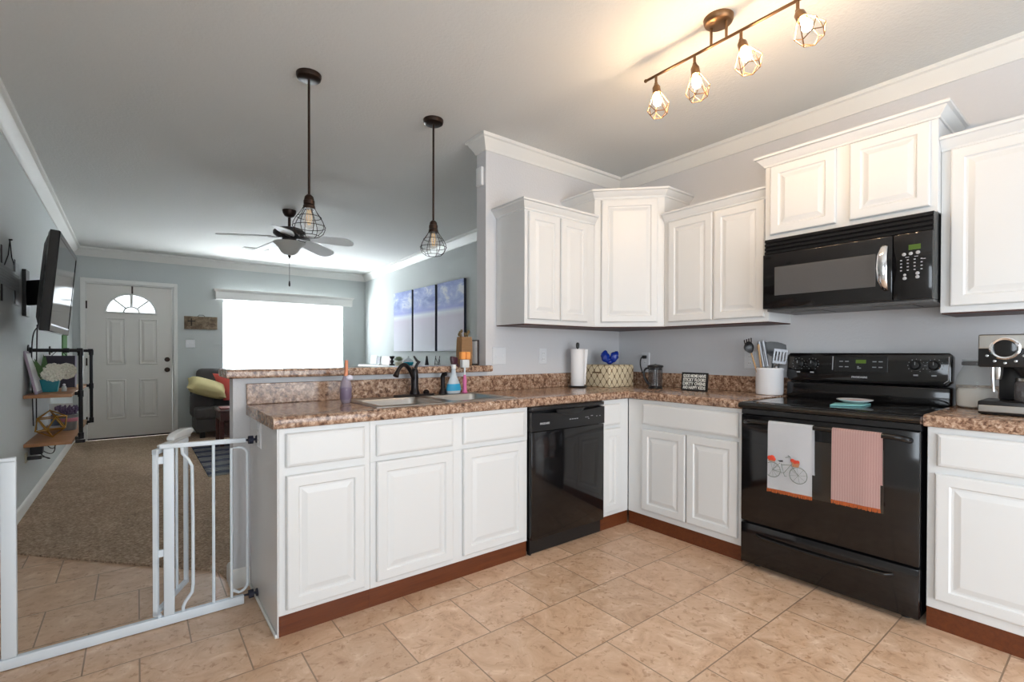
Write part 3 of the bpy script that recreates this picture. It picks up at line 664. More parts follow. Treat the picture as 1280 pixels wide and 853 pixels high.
# ------------------------------------------------------------------ sink and faucet
t = thing('sink', 'stainless steel double bowl drop in sink', 'sink', (-2.0, -.305, .9145))
xs = [-2.428, -2.385, -2.035, -1.965, -1.615, -1.572]; ysg = [-.545, -.490, -.155, -.058]
part(t, 'rim', MB().grid_slab(xs, ysg, lambda i, j: not (i in (1, 3) and j == 1), FT, .9155, .9195).bevel(.0015, 1, lambda e: e.verts[0].co.z > .918 and e.verts[1].co.z > .918), STEEL, 30)
for a, b, z in ((-2.385, -2.035, .745), (-1.965, -1.615, .745)):
    mb = MB(); R = lambda i, zz, k=.04: [V(x, y, zz) for x, y in rrect(a+i, b-i, -.490+i, -.155-i, k)]
    def rrect(x0, x1, y0, y1, r):
        out = []
        for cx, cy, s in ((x1-r, y1-r, 0), (x0+r, y1-r, 1), (x0+r, y0+r, 2), (x1-r, y0+r, 3)):
            for q in range(6): out.append((cx+r*math.cos(PI/2*(s+q/5)), cy+r*math.sin(PI/2*(s+q/5))))
        return out
    mb.loft([R(0, .9158), R(.004, .905), R(.012, z+.03), R(.03, z+.006), R(.05, z)], cap0=False)
    mb.loft([R(-.002, .9153), R(.002, .904), R(.010, z+.028), R(.028, z+.002), R(.05, z-.003)], cap0=False)
    bw = part(t, 'bowl', mb, STEEL, 60)
    part(bw, 'drain', MB().lathe([(.001, 0), (.040, 0), (.042, .003), (.034, .004), (.030, .001), (.001, .001)], ((a+b)/2, -.32, z+.0005), 20), CHROME)
t = thing('faucet', 'dark bronze high arc kitchen faucet with lever on top', 'faucet', (-2.0, -.088, .9200))
part(t, 'deck_plate', MB().prism([(x, y) for x, y in rrect(-2.135, -1.870, -.118, -.062, .026)], .9200, .9285).bevel(.003), FAUCET, 35)
part(t, 'body', MB().lathe([(.001, 0), (.030, 0), (.031, .012), (.024, .024), (.022, .05), (.023, .10), (.020, .125), (.021, .14), (.015, .152), (.001, .155)], (-2.0, -.09, .929), 20), FAUCET)
sp = bez([(-2.0, -.092, 1.00), (-2.035, -.11, 1.07), (-2.075, -.14, 1.135), (-2.125, -.17, 1.13), (-2.155, -.19, 1.08), (-2.172, -.198, 1.045)], 14)
part(t, 'spout', MB().tube(sp, [.0125]*11+[.012, .0125, .015, .017], 12), FAUCET)
part(t, 'lever', MB().tube([(-1.995, -.09, 1.083), (-1.985, -.092, 1.108), (-1.972, -.09, 1.122), (-1.985, -.088, 1.130), (-2.004, -.086, 1.158)], [.010, .009, .012, .008, .005], 10), FAUCET)
part(t, 'knob', MB().lathe([(.001, 0), (.018, 0), (.020, .012), (.012, .022), (.001, .026)], (-1.922, -.09, .9285), 16), FAUCET)
t = thing('side_sprayer', 'dark bronze side sprayer standing right of the faucet', 'sprayer', (-1.795, -.088, .9200))
part(t, 'base', MB().lathe([(.001, 0), (.026, 0), (.024, .010), (.017, .028), (.014, .034), (.001, .034)], (-1.805, -.088, .9200), 18), FAUCET)
part(t, 'spray_head', MB().tube([(-1.805, -.088, .953), (-1.806, -.088, 1.0), (-1.806, -.089, 1.028), (-1.801, -.095, 1.043), (-1.795, -.110, 1.046)], [.012, .013, .014, .015, .013], 12), FAUCET)
t = thing('spray_bottle', 'clear spray bottle with a blue label beside the sink', 'bottle', (-1.727, -.090, .9200))
BOT = mat('clear_blue_plastic', (.72, .80, .86), .15, alpha=.72)
E_ = lambda rx, ry, z, cx=-1.727, cy=-.090: [V(cx+rx*math.cos(k*PI/12), cy+ry*math.sin(k*PI/12), z) for k in range(24)]
part(t, 'body', MB().loft([E_(.044, .024, .9200), E_(.050, .028, .926), E_(.050, .028, .955), E_(.043, .025, .985), E_(.026, .020, 1.020), E_(.015, .015, 1.045), E_(.013, .013, 1.075)]), BOT, 60)
part(t, 'label', MB().loft([E_(.0512, .0292, .938), E_(.0512, .0292, .955), E_(.0448, .0268, .981)], False, False), mat('blue_white_label', (.03, .36, .62), .5), 60, 'blue label')
part(t, 'collar', MB().lathe([(.014, 0), (.016, .002), (.016, .022), (.010, .028), (.001, .028)], (-1.727, -.090, 1.0755), 16), WHITE)
part(t, 'trigger_head', MB().loft([[V(x, -.090+dy, z) for x, z in ((-1.742, 1.104), (-1.708, 1.104), (-1.700, 1.128), (-1.704, 1.150), (-1.748, 1.156), (-1.750, 1.138))] for dy in (-.012, .012)]).bevel(.004).tube([(-1.718, -.090, 1.128), (-1.700, -.092, 1.105), (-1.694, -.094, 1.085)], [.006, .006, .005], 8), mat('maroon_plastic', (.045, .006, .016), .35), 35, 'dark maroon trigger head')
t = thing('dish_brush', 'pink handled dish brush with an orange sponge head standing upright', 'brush', (-1.640, -.085, .9200))
part(t, 'handle', MB().lathe([(.001, 0), (.018, 0), (.019, .004), (.014, .012), (.012, .05), (.014, .075), (.009, .10), (.008, .115), (.001, .115)], (-1.640, -.085, .9200), 16), PINK)
part(t, 'stem', MB().cyl((-1.640, -.085, 1.0355), (-1.640, -.085, 1.0815), .006), WHITE)
part(t, 'brush_head', MB().prism(rrect(-1.668, -1.612, -.104, -.066, .010), 1.082, 1.134).bevel(.004), mat('translucent_white_plastic', (.70, .72, .72), .4), 35)
part(t, 'sponge', MB().prism(rrect(-1.676, -1.641, -.106, -.064, .012), 1.1345, 1.184).prism(rrect(-1.639, -1.604, -.106, -.064, .012), 1.1345, 1.184).bevel(.006), ORANGE, 35, 'orange sponge')
t = thing('pump_bottle', 'lavender plastic bottle with a tall orange spout left of the sink', 'bottle', (-2.462, -.22, .9150))
px, py = -2.462, -.22
part(t, 'body', MB().lathe([(.001, 0), (.020, 0), (.026, .010), (.027, .05), (.030, .075), (.026, .105), (.016, .130), (.014, .140), (.001, .141)], (px, py, .9152), 18), LAV)
part(t, 'wrapper', MB().lathe([(.0275, .018), (.030, .03), (.0312, .065), (.0318, .078), (.029, .084)], (px, py, .9152), 9, cap=False).noise(.0014), mat('mottled_violet_wrap', (.20, .15, .22), .4))
part(t, 'cap', MB().ball((px+.014, py-.012, 1.047), .020, .017, .015), mat('pearl_white_cap', (.74, .70, .80), .2))
part(t, 'spout', MB().tube([(px, py, 1.056), (px+.003, py, 1.09), (px+.004, py, 1.138)], [.010, .0085, .008], 12), PEACH, True, 'tall orange spout')

# ------------------------------------------------------------------ worktop objects
t = thing('paper_towel_holder', 'roll of white paper towel upright on a dark holder', 'paper towel', (-.640, -.125, CZ))
part(t, 'base', MB().lathe([(.001, 0), (.072, 0), (.074, .006), (.068, .012), (.001, .012)], (-.640, -.125, CZ), 28), BLACKM)
part(t, 'rod', MB().lathe([(.006, 0), (.006, .285), (.012, .290), (.014, .315), (.010, .328), (.001, .332)], (-.640, -.125, CZ+.012), 14), BLACKM)
part(t, 'paper_roll', MB().lathe([(.012, 0), (.050, 0), (.051, .003), (.051, .277), (.050, .28), (.012, .28)], (-.640, -.125, CZ+.0125), 32, cap=False), PAPER)
pt = [V(-.640+.0515*math.cos(a), -.125+.0515*math.sin(a), 0) for a in [math.radians(-70+k*9) for k in range(8)]] + [V(-.585, -.150, 0), V(-.577, -.158, 0)]
part(t, 'loose_sheet', MB().loft([[p + V(.006*s*(i > 6), -.004*s*(i > 6), z) for i, p in enumerate(pt)] for z, s in ((CZ+.02, -1), (CZ+.15, 0), (CZ+.291, 1.6))], False, False, False), PAPER)
t = thing('storage_box', 'cream fabric storage box with gold trellis pattern in the corner', 'box', (-.350, -.185, CZ))
BX = (-.495, -.205, -.315, -.060)
mb = MB().box(*BX, CZ, CZ+.165).bevel(.008, 3); part(t, 'box_body', mb, TRELLIS, 35)
part(t, 'lid', MB().box(BX[0]+.004, BX[1]-.004, BX[2]+.004, BX[3]-.004, CZ+.1655, CZ+.171).bevel(.002, 1), TRELLIS, 35)
BF = Fr((-.35, BX[2], 0), (1,0,0), (0,0,1), (0,-1,0))
part(t, 'handle_strap', MB().box(-.4975, -.4955, -.235, -.145, CZ+.105, CZ+.117), mat('brown_strap', (.16, .10, .05), .7), False)
t = thing('gift_bow', 'shiny cobalt blue foil bow on top of the trellis box', 'bow', (-.345, -.19, CZ+.171))
for k, (dx, dy, tilt, hh) in enumerate(((-.026, .022, .22, .048), (.027, -.022, -.50, .045))):
    mb = MB().ball((0, 0, 0), .034, .024, hh, 14, 10)
    for v in mb.bm.verts: v.co *= 1 + .10*math.sin(5*math.atan2(v.co.x, v.co.z)+k)
    mb.noise(.0028); Rm = Matrix.Translation((-.345+dx, -.19+dy, CZ+.171+.062)) @ Matrix.Rotation(-PI/4, 4, 'Z') @ Matrix.Rotation(-tilt, 4, 'Y')
    mb.bm.transform(Rm); part(t, 'loop', mb, BLUE, 25)
part(t, 'knot', MB().ball((-.345, -.19, CZ+.171+.020), .026, .026, .0195, 12, 8).noise(.002), BLUE)
part(t, 'tail', MB().tube([(-.345, -.19, CZ+.195), (-.35, -.185, CZ+.215), (-.358, -.178, CZ+.232)], [.012, .013, .008], 8).noise(.002), BLUE)
t = thing('french_press', 'small glass french press with black frame beside the trellis box', 'french press', (-.29, -.575, CZ))
px, py = -.285, -.570
part(t, 'base', MB().lathe([(.001, 0), (.050, 0), (.052, .004), (.046, .014), (.040, .018), (.001, .018)], (px, py, CZ), 24), BLACKM)
part(t, 'beaker', MB().lathe([(.040, .019), (.041, .15), (.043, .160)], (px, py, CZ), 24, cap=False), SMOKE)
mb = MB()
for k in range(4):
    a = PI/4+k*PI/2; mb.tube([(px+.046*math.cos(a), py+.046*math.sin(a), CZ+.010), (px+.046*math.cos(a), py+.046*math.sin(a), CZ+.158)], .0035, 6)
mb.lathe([(.0435, .140), (.0475, .140), (.0475, .150), (.0435, .150)], (px, py, CZ), 24, cap=False)
part(t, 'frame', mb, BLACKM)
part(t, 'lid', MB().lathe([(.001, .158), (.056, .158), (.058, .164), (.054, .172), (.030, .178), (.008, .180), (.007, .182), (.001, .182)], (px, py, CZ), 24), BLACKM)
part(t, 'plunger', MB().cyl((px, py, CZ+.03), (px, py, CZ+.157), .003).lathe([(.001, .030), (.037, .030), (.037, .036), (.001, .036)], (px, py, CZ), 20), CHROME)
part(t, 'handle', MB().tube(bez([(px-.02, py+.042, CZ+.150), (px-.035, py+.085, CZ+.160), (px-.04, py+.09, CZ+.08), (px-.02, py+.045, CZ+.030)], 10), .007, 8), BLACKM)
t = thing('framed_sign', 'small black sign packed with white block lettering leaning by the backsplash', 'sign', (-.25, -.861, CZ))
sg = Fr((-.262, -.768, CZ), (-.06*0, -1, 0), (.10, 0, 1), (-1, 0, .10))
W_, H_ = .190, .128
part(t, 'board', MB().fbox(sg, .004, W_-.004, .004, H_-.004, -.012, 0), mat('black_sign_board', (.012, .012, .013), .5), False)
mb = MB()
for q in ((0, W_, 0, .006), (0, W_, H_-.006, H_), (0, .006, .006, H_-.006), (W_-.006, W_, .006, H_-.006)): mb.fbox(sg, *q, -.014, .004)
part(t, 'frame', mb, BLACKM, False)
SGW = mat('white_sign_print', (.78, .80, .76), .6)
for row, words_ in enumerate((('GOOD', 'MOMS', 'HAVE'), ('STICKY', 'FLOORS'), ('DIRTY', 'OVENS'), ('AND', 'HAPPY', 'KIDS'))):
    n_ = sum(len(w_) for w_ in words_); x = .010; av = W_-.020-.006*(len(words_)-1)
    for w_ in words_:
        ww = av*len(w_)/n_; text(t, 'lettering', w_, sg, x+ww/2, H_-.010-.0135-.0270*row, .030, SGW, ww, .0011); x += ww+.006
t = thing('utensil_crock', 'round white ceramic crock full of cooking utensils left of the stove', 'crock', (-.125, -1.303, CZ))
px, py = -.122, -1.303
part(t, 'crock_body', MB().lathe([(.001, 0), (.070, 0), (.076, .004), (.079, .020), (.079, .150), (.082, .158), (.082, .168), (.078, .171), (.073, .168), (.072, .030), (.001, .028)], (px, py, CZ), 36), CERAM)
WOODU = wood('utensil_wood', (.42, .25, .12), (.56, .37, .20), .6); NYL = mat('black_nylon', (.010, .010, .012), .35)
CU = Fr((px, py, CZ), (.70, -.714, 0), (0,0,1), (-.714, -.70, 0))
def utensil(name, label, u0, w0, u1, w1, z1, r, m, head=None):
    a, b = CU.p(u0, .032, w0), CU.p(u1, z1-CZ, w1); t = thing(name, label, 'utensil', a, group='cooking utensils in the white crock')
    part(t, 'handle', MB().tube([a + (b-a)*0.0, b], [r, r*.85], 10), m)
    if head: head(t, b, (b-a).normalized())
    return t
def hd_spoon(t, b, d):
    Fh = Fr(b, CU.U - d*CU.U.dot(d), d, CU.W - d*CU.W.dot(d)); mb = MB(); L_ = []
    for q in range(9):
        y = .075*q/8; wd = .006 + .025*math.sin(PI*min(1, q/8*.92+.03)); L_.append([Fh.p(wd*math.cos(a), y, .004*math.sin(a) - .010*math.sin(PI*q/8)) for a in [k*PI/6 for k in range(12)]])
    part(t, 'spoon_head', mb.loft(L_), NYL)
    mb = MB()
    for k in range(4): mb.tube([Fh.p(-.018+.012*k, .055, -.004), Fh.p(-.021+.014*k, .082, .006), Fh.p(-.021+.014*k, .092, .014)], .0038, 6)
    part(t, 'prongs', mb, NYL)
def hd_spat(w, h, m, slots):
    def f(t, b, d):
        Fh = Fr(b, CU.U - d*CU.U.dot(d), d, CU.W - d*CU.W.dot(d)); mb = MB(); n = 2*slots+1
        xs = [-w/2+w*i/n for i in range(n+1)]; mb.grid_slab(xs, [0, h*.18, h*.82, h], lambda i, j: not (i % 2 == 1 and j == 1), Fh, -.0015, .0015); part(t, 'blade', mb, m, False)
    return f
def hd_turner(t, b, d):
    Fh = Fr(b, CU.U - d*CU.U.dot(d), d, CU.W - d*CU.W.dot(d))
    pts = [(-.014, 0), (.014, 0)] + [(.092*math.cos(a)-.0, .058+.036*math.sin(a)) for a in [PI*k/12 for k in range(13)]]
    mb = MB(); mb.prism(pts, -.0015, .0015, Fh); part(t, 'blade', mb, NYL, False)
utensil('pasta_fork', 'black pasta fork with pale wooden handle at the left of the crock', -.040, -.006, -.112, .004, 1.180, .006, WOODU, hd_spoon)
utensil('wooden_spoon', 'pale wooden spoon handle leaning left of the crock centre', -.040, .022, -.078, .036, 1.205, .0065, WOODU, lambda t, b, d: part(t, 'spoon_head', MB().ball(b+d*.012, .008, .008, .020, 10, 8), WOODU))
def hd_tongs(t, b, d):
    Fh = Fr(b, CU.U - d*CU.U.dot(d), d, CU.W - d*CU.W.dot(d)); mb = MB()
    for s in (-1, 1): mb.loft([[Fh.p(s*.012+wd*math.cos(a), y, .005*math.sin(a)) for a in [k*PI/4 for k in range(8)]] for y, wd in ((-.10, .008), (-.03, .010), (.02, .013), (.05, .014), (.066, .006))])
    part(t, 'tong_arms', mb, TOOLS)
utensil('tongs', 'stainless steel tongs standing in the middle of the crock', .000, .006, -.046, .016, 1.192, .007, TOOLS, hd_tongs)
utensil('turner', 'wide black slotted turner at the back of the crock', .022, -.034, .040, -.050, 1.158, .006, NYL, hd_turner)
utensil('slotted_spatula', 'steel slotted spatula with short wide blade at the right of the crock', .030, .012, .048, .022, 1.112, .005, NYL, hd_spat(.082, .092, TOOLS, 4))
utensil('whisk', 'grey handled ladle sunk low in the crock', .015, .030, .022, .045, 1.075, .008, TOOLS, lambda t, b, d: part(t, 'ladle_bowl', MB().ball(b+d*.014, .016, .014, .020, 10, 8), TOOLS))
t = thing('glass_jar', 'big clear glass jar half full of white flour beside the coffee maker', 'jar', (-.112, -2.252, CZ))
px, py = -.112, -2.252
part(t, 'jar_glass', MB().lathe([(.001, .001), (.062, .001), (.072, .008), (.075, .03), (.075, .125), (.070, .155), (.054, .190), (.050, .200), (.050, .226), (.053, .228), (.053, .234), (.047, .234)], (px, py, CZ), 32, cap=False), GLASS)
part(t, 'jar_rim', MB().lathe([(.0505, .205), (.0545, .207), (.0545, .222), (.0505, .226)], (px, py, CZ), 28, cap=False), SMOKE)
prof = [(.001, .004), (.058, .004), (.069, .012), (.071, .030), (.071, .080)]
mb = MB(); mb.lathe(prof + [(.066, .094), (.045, .090), (.022, .098), (.001, .094)], (px, py, CZ), 24).noise(.0006); part(t, 'flour', mb, FLOUR, True, 'white flour')
# coffee maker
t = thing('coffee_maker', 'black and steel coffee maker with round dial at the right edge', 'coffee maker', (-.34, -2.42, CZ))
CF = Fr((-.430, -2.300, CZ), (0,-1,0), (0,0,1), (-1,0,0)); WC = .235
part(t, 'base', MB().fbox(CF, 0, WC, .004, .060, -.215, 0).bevel(.006), BLACKM, 35)
part(t, 'base_trim', MB().panel(CF, .002, WC-.002, .014, .042, [(0, -.001), (0, .002), (.002, .003)]), STEEL, False, 'brushed steel trim strip')
part(t, 'tower', MB().fbox(CF, .050, WC-.002, .061, .210, -.215, -.120).bevel(.004), BLACKM, 35)
hd = part(t, 'brew_head', MB().fbox(CF, 0, WC, .205, .345, -.215, 0).bevel(.006), BLACKM, 35)
part(hd, 'steel_band', MB().panel(CF, .002, WC-.002, .285, .341, [(0, -.002), (0, .002), (.003, .003)]), STEEL, False, 'brushed steel band')
part(hd, 'dial_ring', MB().lathe([(.034, 0), (.046, 0), (.047, .010), (.042, .014), (.036, .012), (.034, .002)], CF.p(.082, .285, .0035), 30, (-1,0,0), cap=False), CHROME, True, 'chrome dial ring')
part(hd, 'dial_face', MB().lathe([(.001, 0), (.0345, 0), (.0345, .006), (.030, .007), (.001, .007)], CF.p(.082, .285, .0035), 30, (-1,0,0)), BLACK)
for k in range(5):
    a = math.radians(-150+30*k); part(hd, 'button', MB().lathe([(.001, 0), (.006, 0), (.005, .003), (.001, .0035)], CF.p(.082+.062*math.cos(a), .285+.062*math.sin(a), .0008), 12, (-1,0,0)), CHROME)
part(t, 'filter_basket', MB().lathe([(.001, .165), (.030, .165), (.048, .200), (.048, .2045), (.001, .2045)], CF.p(.150, 0, -.060), 24), BLACKM)
part(t, 'steam_wand', MB().tube([CF.p(.042, .204, -.03), CF.p(.042, .175, -.028), CF.p(.046, .10, -.025)], [.008, .007, .005], 10), CHROME)
part(t, 'portafilter', MB().lathe([(.001, .150), (.014, .152), (.018, .17), (.020, .2045), (.001, .2045)], CF.p(.050, 0, -.070), 16), STEEL)
part(t, 'carafe', MB().lathe([(.001, .0605), (.044, .0605), (.048, .07), (.048, .135), (.040, .155), (.038, .158)], CF.p(.150, 0, -.060), 24, cap=False), SMOKE)
part(t, 'carafe_band', MB().lathe([(.0385, .148), (.0425, .148), (.0425, .160), (.001, .162)], CF.p(.150, 0, -.060), 24, cap=False), STEEL)
t = thing('spoon_rest', 'white oval spoon rest with red pattern on the cooktop', 'spoon rest', (-.335, -1.815, .9125))
px, py = -.330, -1.822
part(t, 'dish', MB().lathe([(.001, 0), (.045, 0), (.078, .014), (.080, .018), (.076, .018), (.046, .005), (.001, .004)], (px, py, .9188), 36), CERAM)
part(t, 'red_pattern', MB().lathe([(.001, .0045), (.045, .0055), (.060, .0115), (.058, .0118), (.044, .0062), (.001, .0052)], (px, py, .9188), 24), mat('red_floral_glaze', (.36, .08, .06), .3), True, 'reddish pattern inside the dish')
single('pot_holder', 'flat teal cloth pot holder under the spoon rest', 'pot holder', MB().prism([(-.53, -1.775), (-.40, -1.755), (-.27, -1.85), (-.30, -1.885), (-.44, -1.885)], .9112, .9182).bevel(.002, 1), mat('pale_teal_cloth', (.20, .46, .46), .85), 35)

# ---- towels on the oven handle
def towel(name, label, u0, u1, vb, m, jag):
    t = thing(name, label, 'towel', SF2.p((u0+u1)/2, vb, .058), group=None)
    R_ = .0135; n = 10; mb = MB(); rows = []
    path = [(vb+.10, .0335-.006)] + [(.60+.0535*k, .0305) for k in range(4)] + [(.814+R_*math.sin(a), .045-R_*math.cos(a)) for a in [PI*k/8 for k in range(9)]] + [(.814-(.814-vb)*k/9, .0600) for k in range(1, 10)]
    for i, (v, w_) in enumerate(path):
        dn = max(0, .80-v)
        rows.append([SF2.p(u0+(u1-u0)*k/n + (.004*dn*jag*k/n), v, w_+.004*dn*math.sin(k*1.1+jag)*1.5 + (.006*dn if i > 13 else 0)) for k in range(n+1)])
    g = [[mb.v(p) for p in r] for r in rows]
    for a, b in zip(g, g[1:]):
        for k in range(n): mb.f([a[k], a[k+1], b[k+1], b[k]])
    bmesh.ops.solidify(mb.bm, geom=list(mb.bm.faces), thickness=.0022)
    tw = part(t, 'cloth', mb, m, 60)
    fr_ = MB()
    for k in range(36):
        u = u0+.001+(u1-u0-.002)*k/35; fr_.tube([SF2.p(u, vb+.002, .0625), SF2.p(u+random.uniform(-.002, .002), vb-.013-random.uniform(0, .005), .0625)], .0026, 5)
    part(t, 'fringe', fr_, FRINGE, True, 'orange fringe along the hem')
    return t
tw = towel('dish_towel', 'white dish towel printed with a bicycle on the oven handle', 1.560, 1.766, .478, TOWELW, 1.0)
towel('dish_towel', 'pink woven dish towel on the right of the oven handle', 1.848, 2.036, .488, TOWELP, .4)
BK = Fr(SF2.p(1.563, .50, .0678), SF2.U, (.006, 0, 1), SF2.W)
GB = mat('grey_green_print', (.20, .22, .19), .9); RB = mat('red_flower_print', (.62, .06, .03), .9); OB = mat('tan_basket_print', (.45, .20, .10), .9); DKP = mat('dark_print', (.05, .045, .05), .9)
mb = MB()
def ln(pts, r=.0011): mb.tube([BK.p(x, y, 0) for x, y in pts], r, 5)
def wheel(cx, cy, r, a0_=0, a1_=2*PI):
    ln([(cx+r*math.cos(a0_+(a1_-a0_)*k/28), cy+r*math.sin(a0_+(a1_-a0_)*k/28)) for k in range(29)], .0016)
    for k in range(8):
        a = a0_+(a1_-a0_)*k/8+.15; ln([(cx, cy), (cx+r*math.cos(a), cy+r*math.sin(a))], .0005)
wheel(.024, .080, .038, -2.2, 2.2); wheel(.145, .072, .040)
ln([(.024, .080), (.078, .072), (.066, .118)], .0014); ln([(.078, .072), (.118, .128)], .0014); ln([(.066, .112), (.112, .118), (.145, .072)], .0014); ln([(.118, .128), (.108, .158), (.085, .152)], .0014); ln([(.108, .158), (.098, .164)], .0016)
ln([(.024, .080), (.060, .120)], .0012); ln([(.078, .072), (.082, .058), (.092, .058)], .0014)
part(tw, 'bicycle_print', mb, GB, True, 'grey green bicycle drawing')
for fl in (((.010, .138, .012), (.022, .140, .014), (.030, .134, .010)), ((.118, .142, .010), (.130, .136, .011), (.142, .138, .009))):
    mb = MB()
    for x, y, r in fl: mb.lathe([(.0005, 0), (r, 0), (r*.7, .0012), (.0005, .0015)], BK.p(x, y, 0), 10, BK.W)
    part(tw, 'flower_print', mb, RB, True, 'red flower print')
part(tw, 'basket_print', MB().prism([(.112, .134), (.152, .134), (.146, .112), (.120, .112)], -.0004, .0008, BK).prism([(.004, .128), (.036, .128), (.036, .122), (.004, .122)], -.0004, .0008, BK), OB, False, 'tan basket print')
part(tw, 'saddle_print', MB().prism([(.048, .132), (.074, .136), (.074, .128), (.060, .126)], -.0004, .0010, BK), DKP, False)

# ------------------------------------------------------------------ electrical plates
def plate(label, F, u0, u1, v0, v1, kind):
    c = F.p((u0+u1)/2, v0, 0); t = thing('switch_plate' if kind != 'outlet' else 'outlet', label, 'switch' if kind != 'outlet' else 'outlet', c)
    part(t, 'cover_plate', MB().panel(F, u0, u1, v0, v1, [(0, .0005), (0, .004), (.003, .007)]), SWITCHW, False)
    n = max(1, round((u1-u0)/.060)); uw = (u1-u0)/n
    for k in range(n):
        uc = u0+uw*(k+.5); vc = (v0+v1)/2
        if kind == 'outlet':
            for s in (-1, 1): part(t, 'socket', MB().lathe([(.001, 0), (.015, 0), (.014, .002), (.001, .002)], F.p(uc, vc+s*.022, .0071), 18, F.W).fbox(F, uc-.007, uc-.005, vc+s*.022-.004, vc+s*.022+.005, .009, .0094, 1).fbox(F, uc+.005, uc+.007, vc+s*.022-.004, vc+s*.022+.005, .009, .0094, 1), [WHITE, BLACKR], 40)
        else:
            part(t, 'toggle', MB().fbox(F, uc-.005, uc+.005, vc-.011, vc+.011, .0071, .012).bevel(.002), WHITE, 40)
    return t
Z1 = Fr((0,0,0), (1,0,0), (0,0,1), (0,-1,0)); Z2 = Fr((0,0,0), (0,-1,0), (0,0,1), (-1,0,0))
plate('white double switch plate on the wall below the end wall cabinet', Z1, -1.358, -1.242, 1.095, 1.217, 'switch')
plate('white outlet on the back wall left of the paper towel', Z1, -.922, -.850, 1.095, 1.211, 'outlet')
plate('white outlet behind the french press with a black plug in it', Z2, .240, .316, 1.060, 1.182, 'outlet')
plate('white outlet on the wall behind the utensil crock', Z2, 1.086, 1.162, 1.072, 1.190, 'outlet')
plate('white outlet on the side panel of the peninsula', Fr((XE1-.0022,0,0), (0,-1,0), (0,0,1), (-1,0,0)), .215, .287, .735, .852, 'outlet')
plate('white double switch plate on the far wall right of the front door', Fr((0,YF,0), (1,0,0), (0,0,1), (0,-1,0)), -2.768, -2.652, 1.245, 1.360, 'switch')
t = thing('power_lead', 'black power cord plugged in behind the french press', 'cord', (-.03, -.28, 1.13))
part(t, 'plug', MB().box(-.034, -.0098, -.296, -.264, 1.132, 1.158).bevel(.004), BLACKR, 35)
part(t, 'cable', MB().tube(bez([(-.034, -.28, 1.145), (-.075, -.27, 1.16), (-.075, -.25, 1.05), (-.06, -.30, .99), (-.09, -.38, .935), (-.12, -.42, .9205)], 16), .0045, 8), BLACKR)
single('wall_sensor', 'small white sensor box high on the end of the kitchen wall', 'sensor', MB().box(XW-.022, XW-.0008, .024, .090, 2.338, 2.466).bevel(.004), WHITE, 35)

# ------------------------------------------------------------------ ceiling track light
t = thing('track_light', 'brass bar ceiling light with four caged glowing bulbs', 'ceiling light', (-1.264, -1.579, H))
TX = -1.264
part(t, 'canopy', MB().lathe([(.001, -.028), (.050, -.028), (.058, -.022), (.062, -.010), (.063, -.0005), (.001, -.0005)], (TX, -1.579, H), 32), BRASS)
for y in (-1.545, -1.615): part(t, 'stem', MB().cyl((TX, y, H-.0285), (TX, y, 2.567), .006, n=10), BRASS)
part(t, 'bar', MB().cyl((TX, -1.195, 2.562), (TX, -1.965, 2.562), .0065, n=12).ball((TX, -1.195, 2.562), .009).ball((TX, -1.965, 2.562), .009), BRASS)
CAGE = mat('brass_cage_wire', (.26, .14, .06), .4, .6)
for y, ta, tb in ((-1.256, .12, -.02), (-1.464, .10, .05), (-1.680, .34, -.14), (-1.902, .45, -.16)):
    j = V(TX, y, 2.5555)
    hd = part(t, 'lamp_head', MB().cyl(j, j+V(0, 0, -.030), .0065, n=10).ball(j+V(0, 0, -.034), .009), BRASS)
    # tilt towards the room, along the bar and out from it
    ax = V(tb, -ta, -1).normalized(); o = j+V(0, 0, -.036)
    mb = MB().lathe([(.001, .002), (.010, .002), (.014, .010), (.019, .018), (.020, .050), (.017, .052), (.001, .052)], o, 18, ax)
    part(hd, 'socket', mb, BRASS)
    part(hd, 'bulb', MB().lathe([(.001, .0525), (.010, .0525), (.012, .060), (.018, .075), (.0205, .088), (.019, .100), (.012, .110), (.001, .114)], o, 18, ax), BULB, True, 'glowing warm white bulb')
    a_ = ax.orthogonal().normalized(); b_ = ax.cross(a_); mb = MB(); n = 6
    P_ = lambda r, z, k: o + ax*z + (a_*math.cos(k*2*PI/n) + b_*math.sin(k*2*PI/n))*r
    for k in range(n):
        mb.tube([P_(.020, .050, k), P_(.054, .122, k), P_(.040, .160, k+.5)], .0021, 5)
        mb.tube([P_(.054, .122, k), P_(.040, .160, k-.5)], .0021, 5); mb.tube([P_(.040, .160, k+.5), P_(.040, .160, k+1.5)], .0021, 5)
    part(hd, 'cage', mb, CAGE)

# ------------------------------------------------------------------ pendants over the bar
t = thing('pendant_lamp', 'bronze rod pendant with unlit wire cage over the left of the bar', 'pendant lamp', (0, 0, 0), group='pendant lamps over the breakfast bar')
part(t, 'canopy', MB().lathe([(.001, -.030), (.050, -.030), (.060, -.024), (.064, -.010), (.064, -.0005), (.001, -.0005)], (0, 0, 0), 32), BRONZE)
part(t, 'rod', MB().cyl((0, 0, -.030), (0, 0, -.652), .0065, n=10), BRONZE)
part(t, 'socket', MB().lathe([(.001, 0), (.010, -.002), (.022, -.014), (.025, -.030), (.025, -.034), (.028, -.036), (.028, -.056), (.024, -.058), (.030, -.062), (.032, -.080), (.001, -.080)], (0, 0, -.640), 20), BRONZE)
mb = MB(); n = 8; prof = [(.031, -.716), (.043, -.738), (.068, -.772), (.082, -.800), (.084, -.822), (.074, -.846), (.052, -.864)]
for k in range(n): mb.tube([(r*math.cos(k*2*PI/n), r*math.sin(k*2*PI/n), z) for r, z in prof], .0019, 5)
for r, z in ((.062, -.764), (.084, -.815), (.052, -.864)): mb.tube([(r*math.cos(k*PI/16), r*math.sin(k*PI/16), z) for k in range(32)], .0019, 5, closed=True)
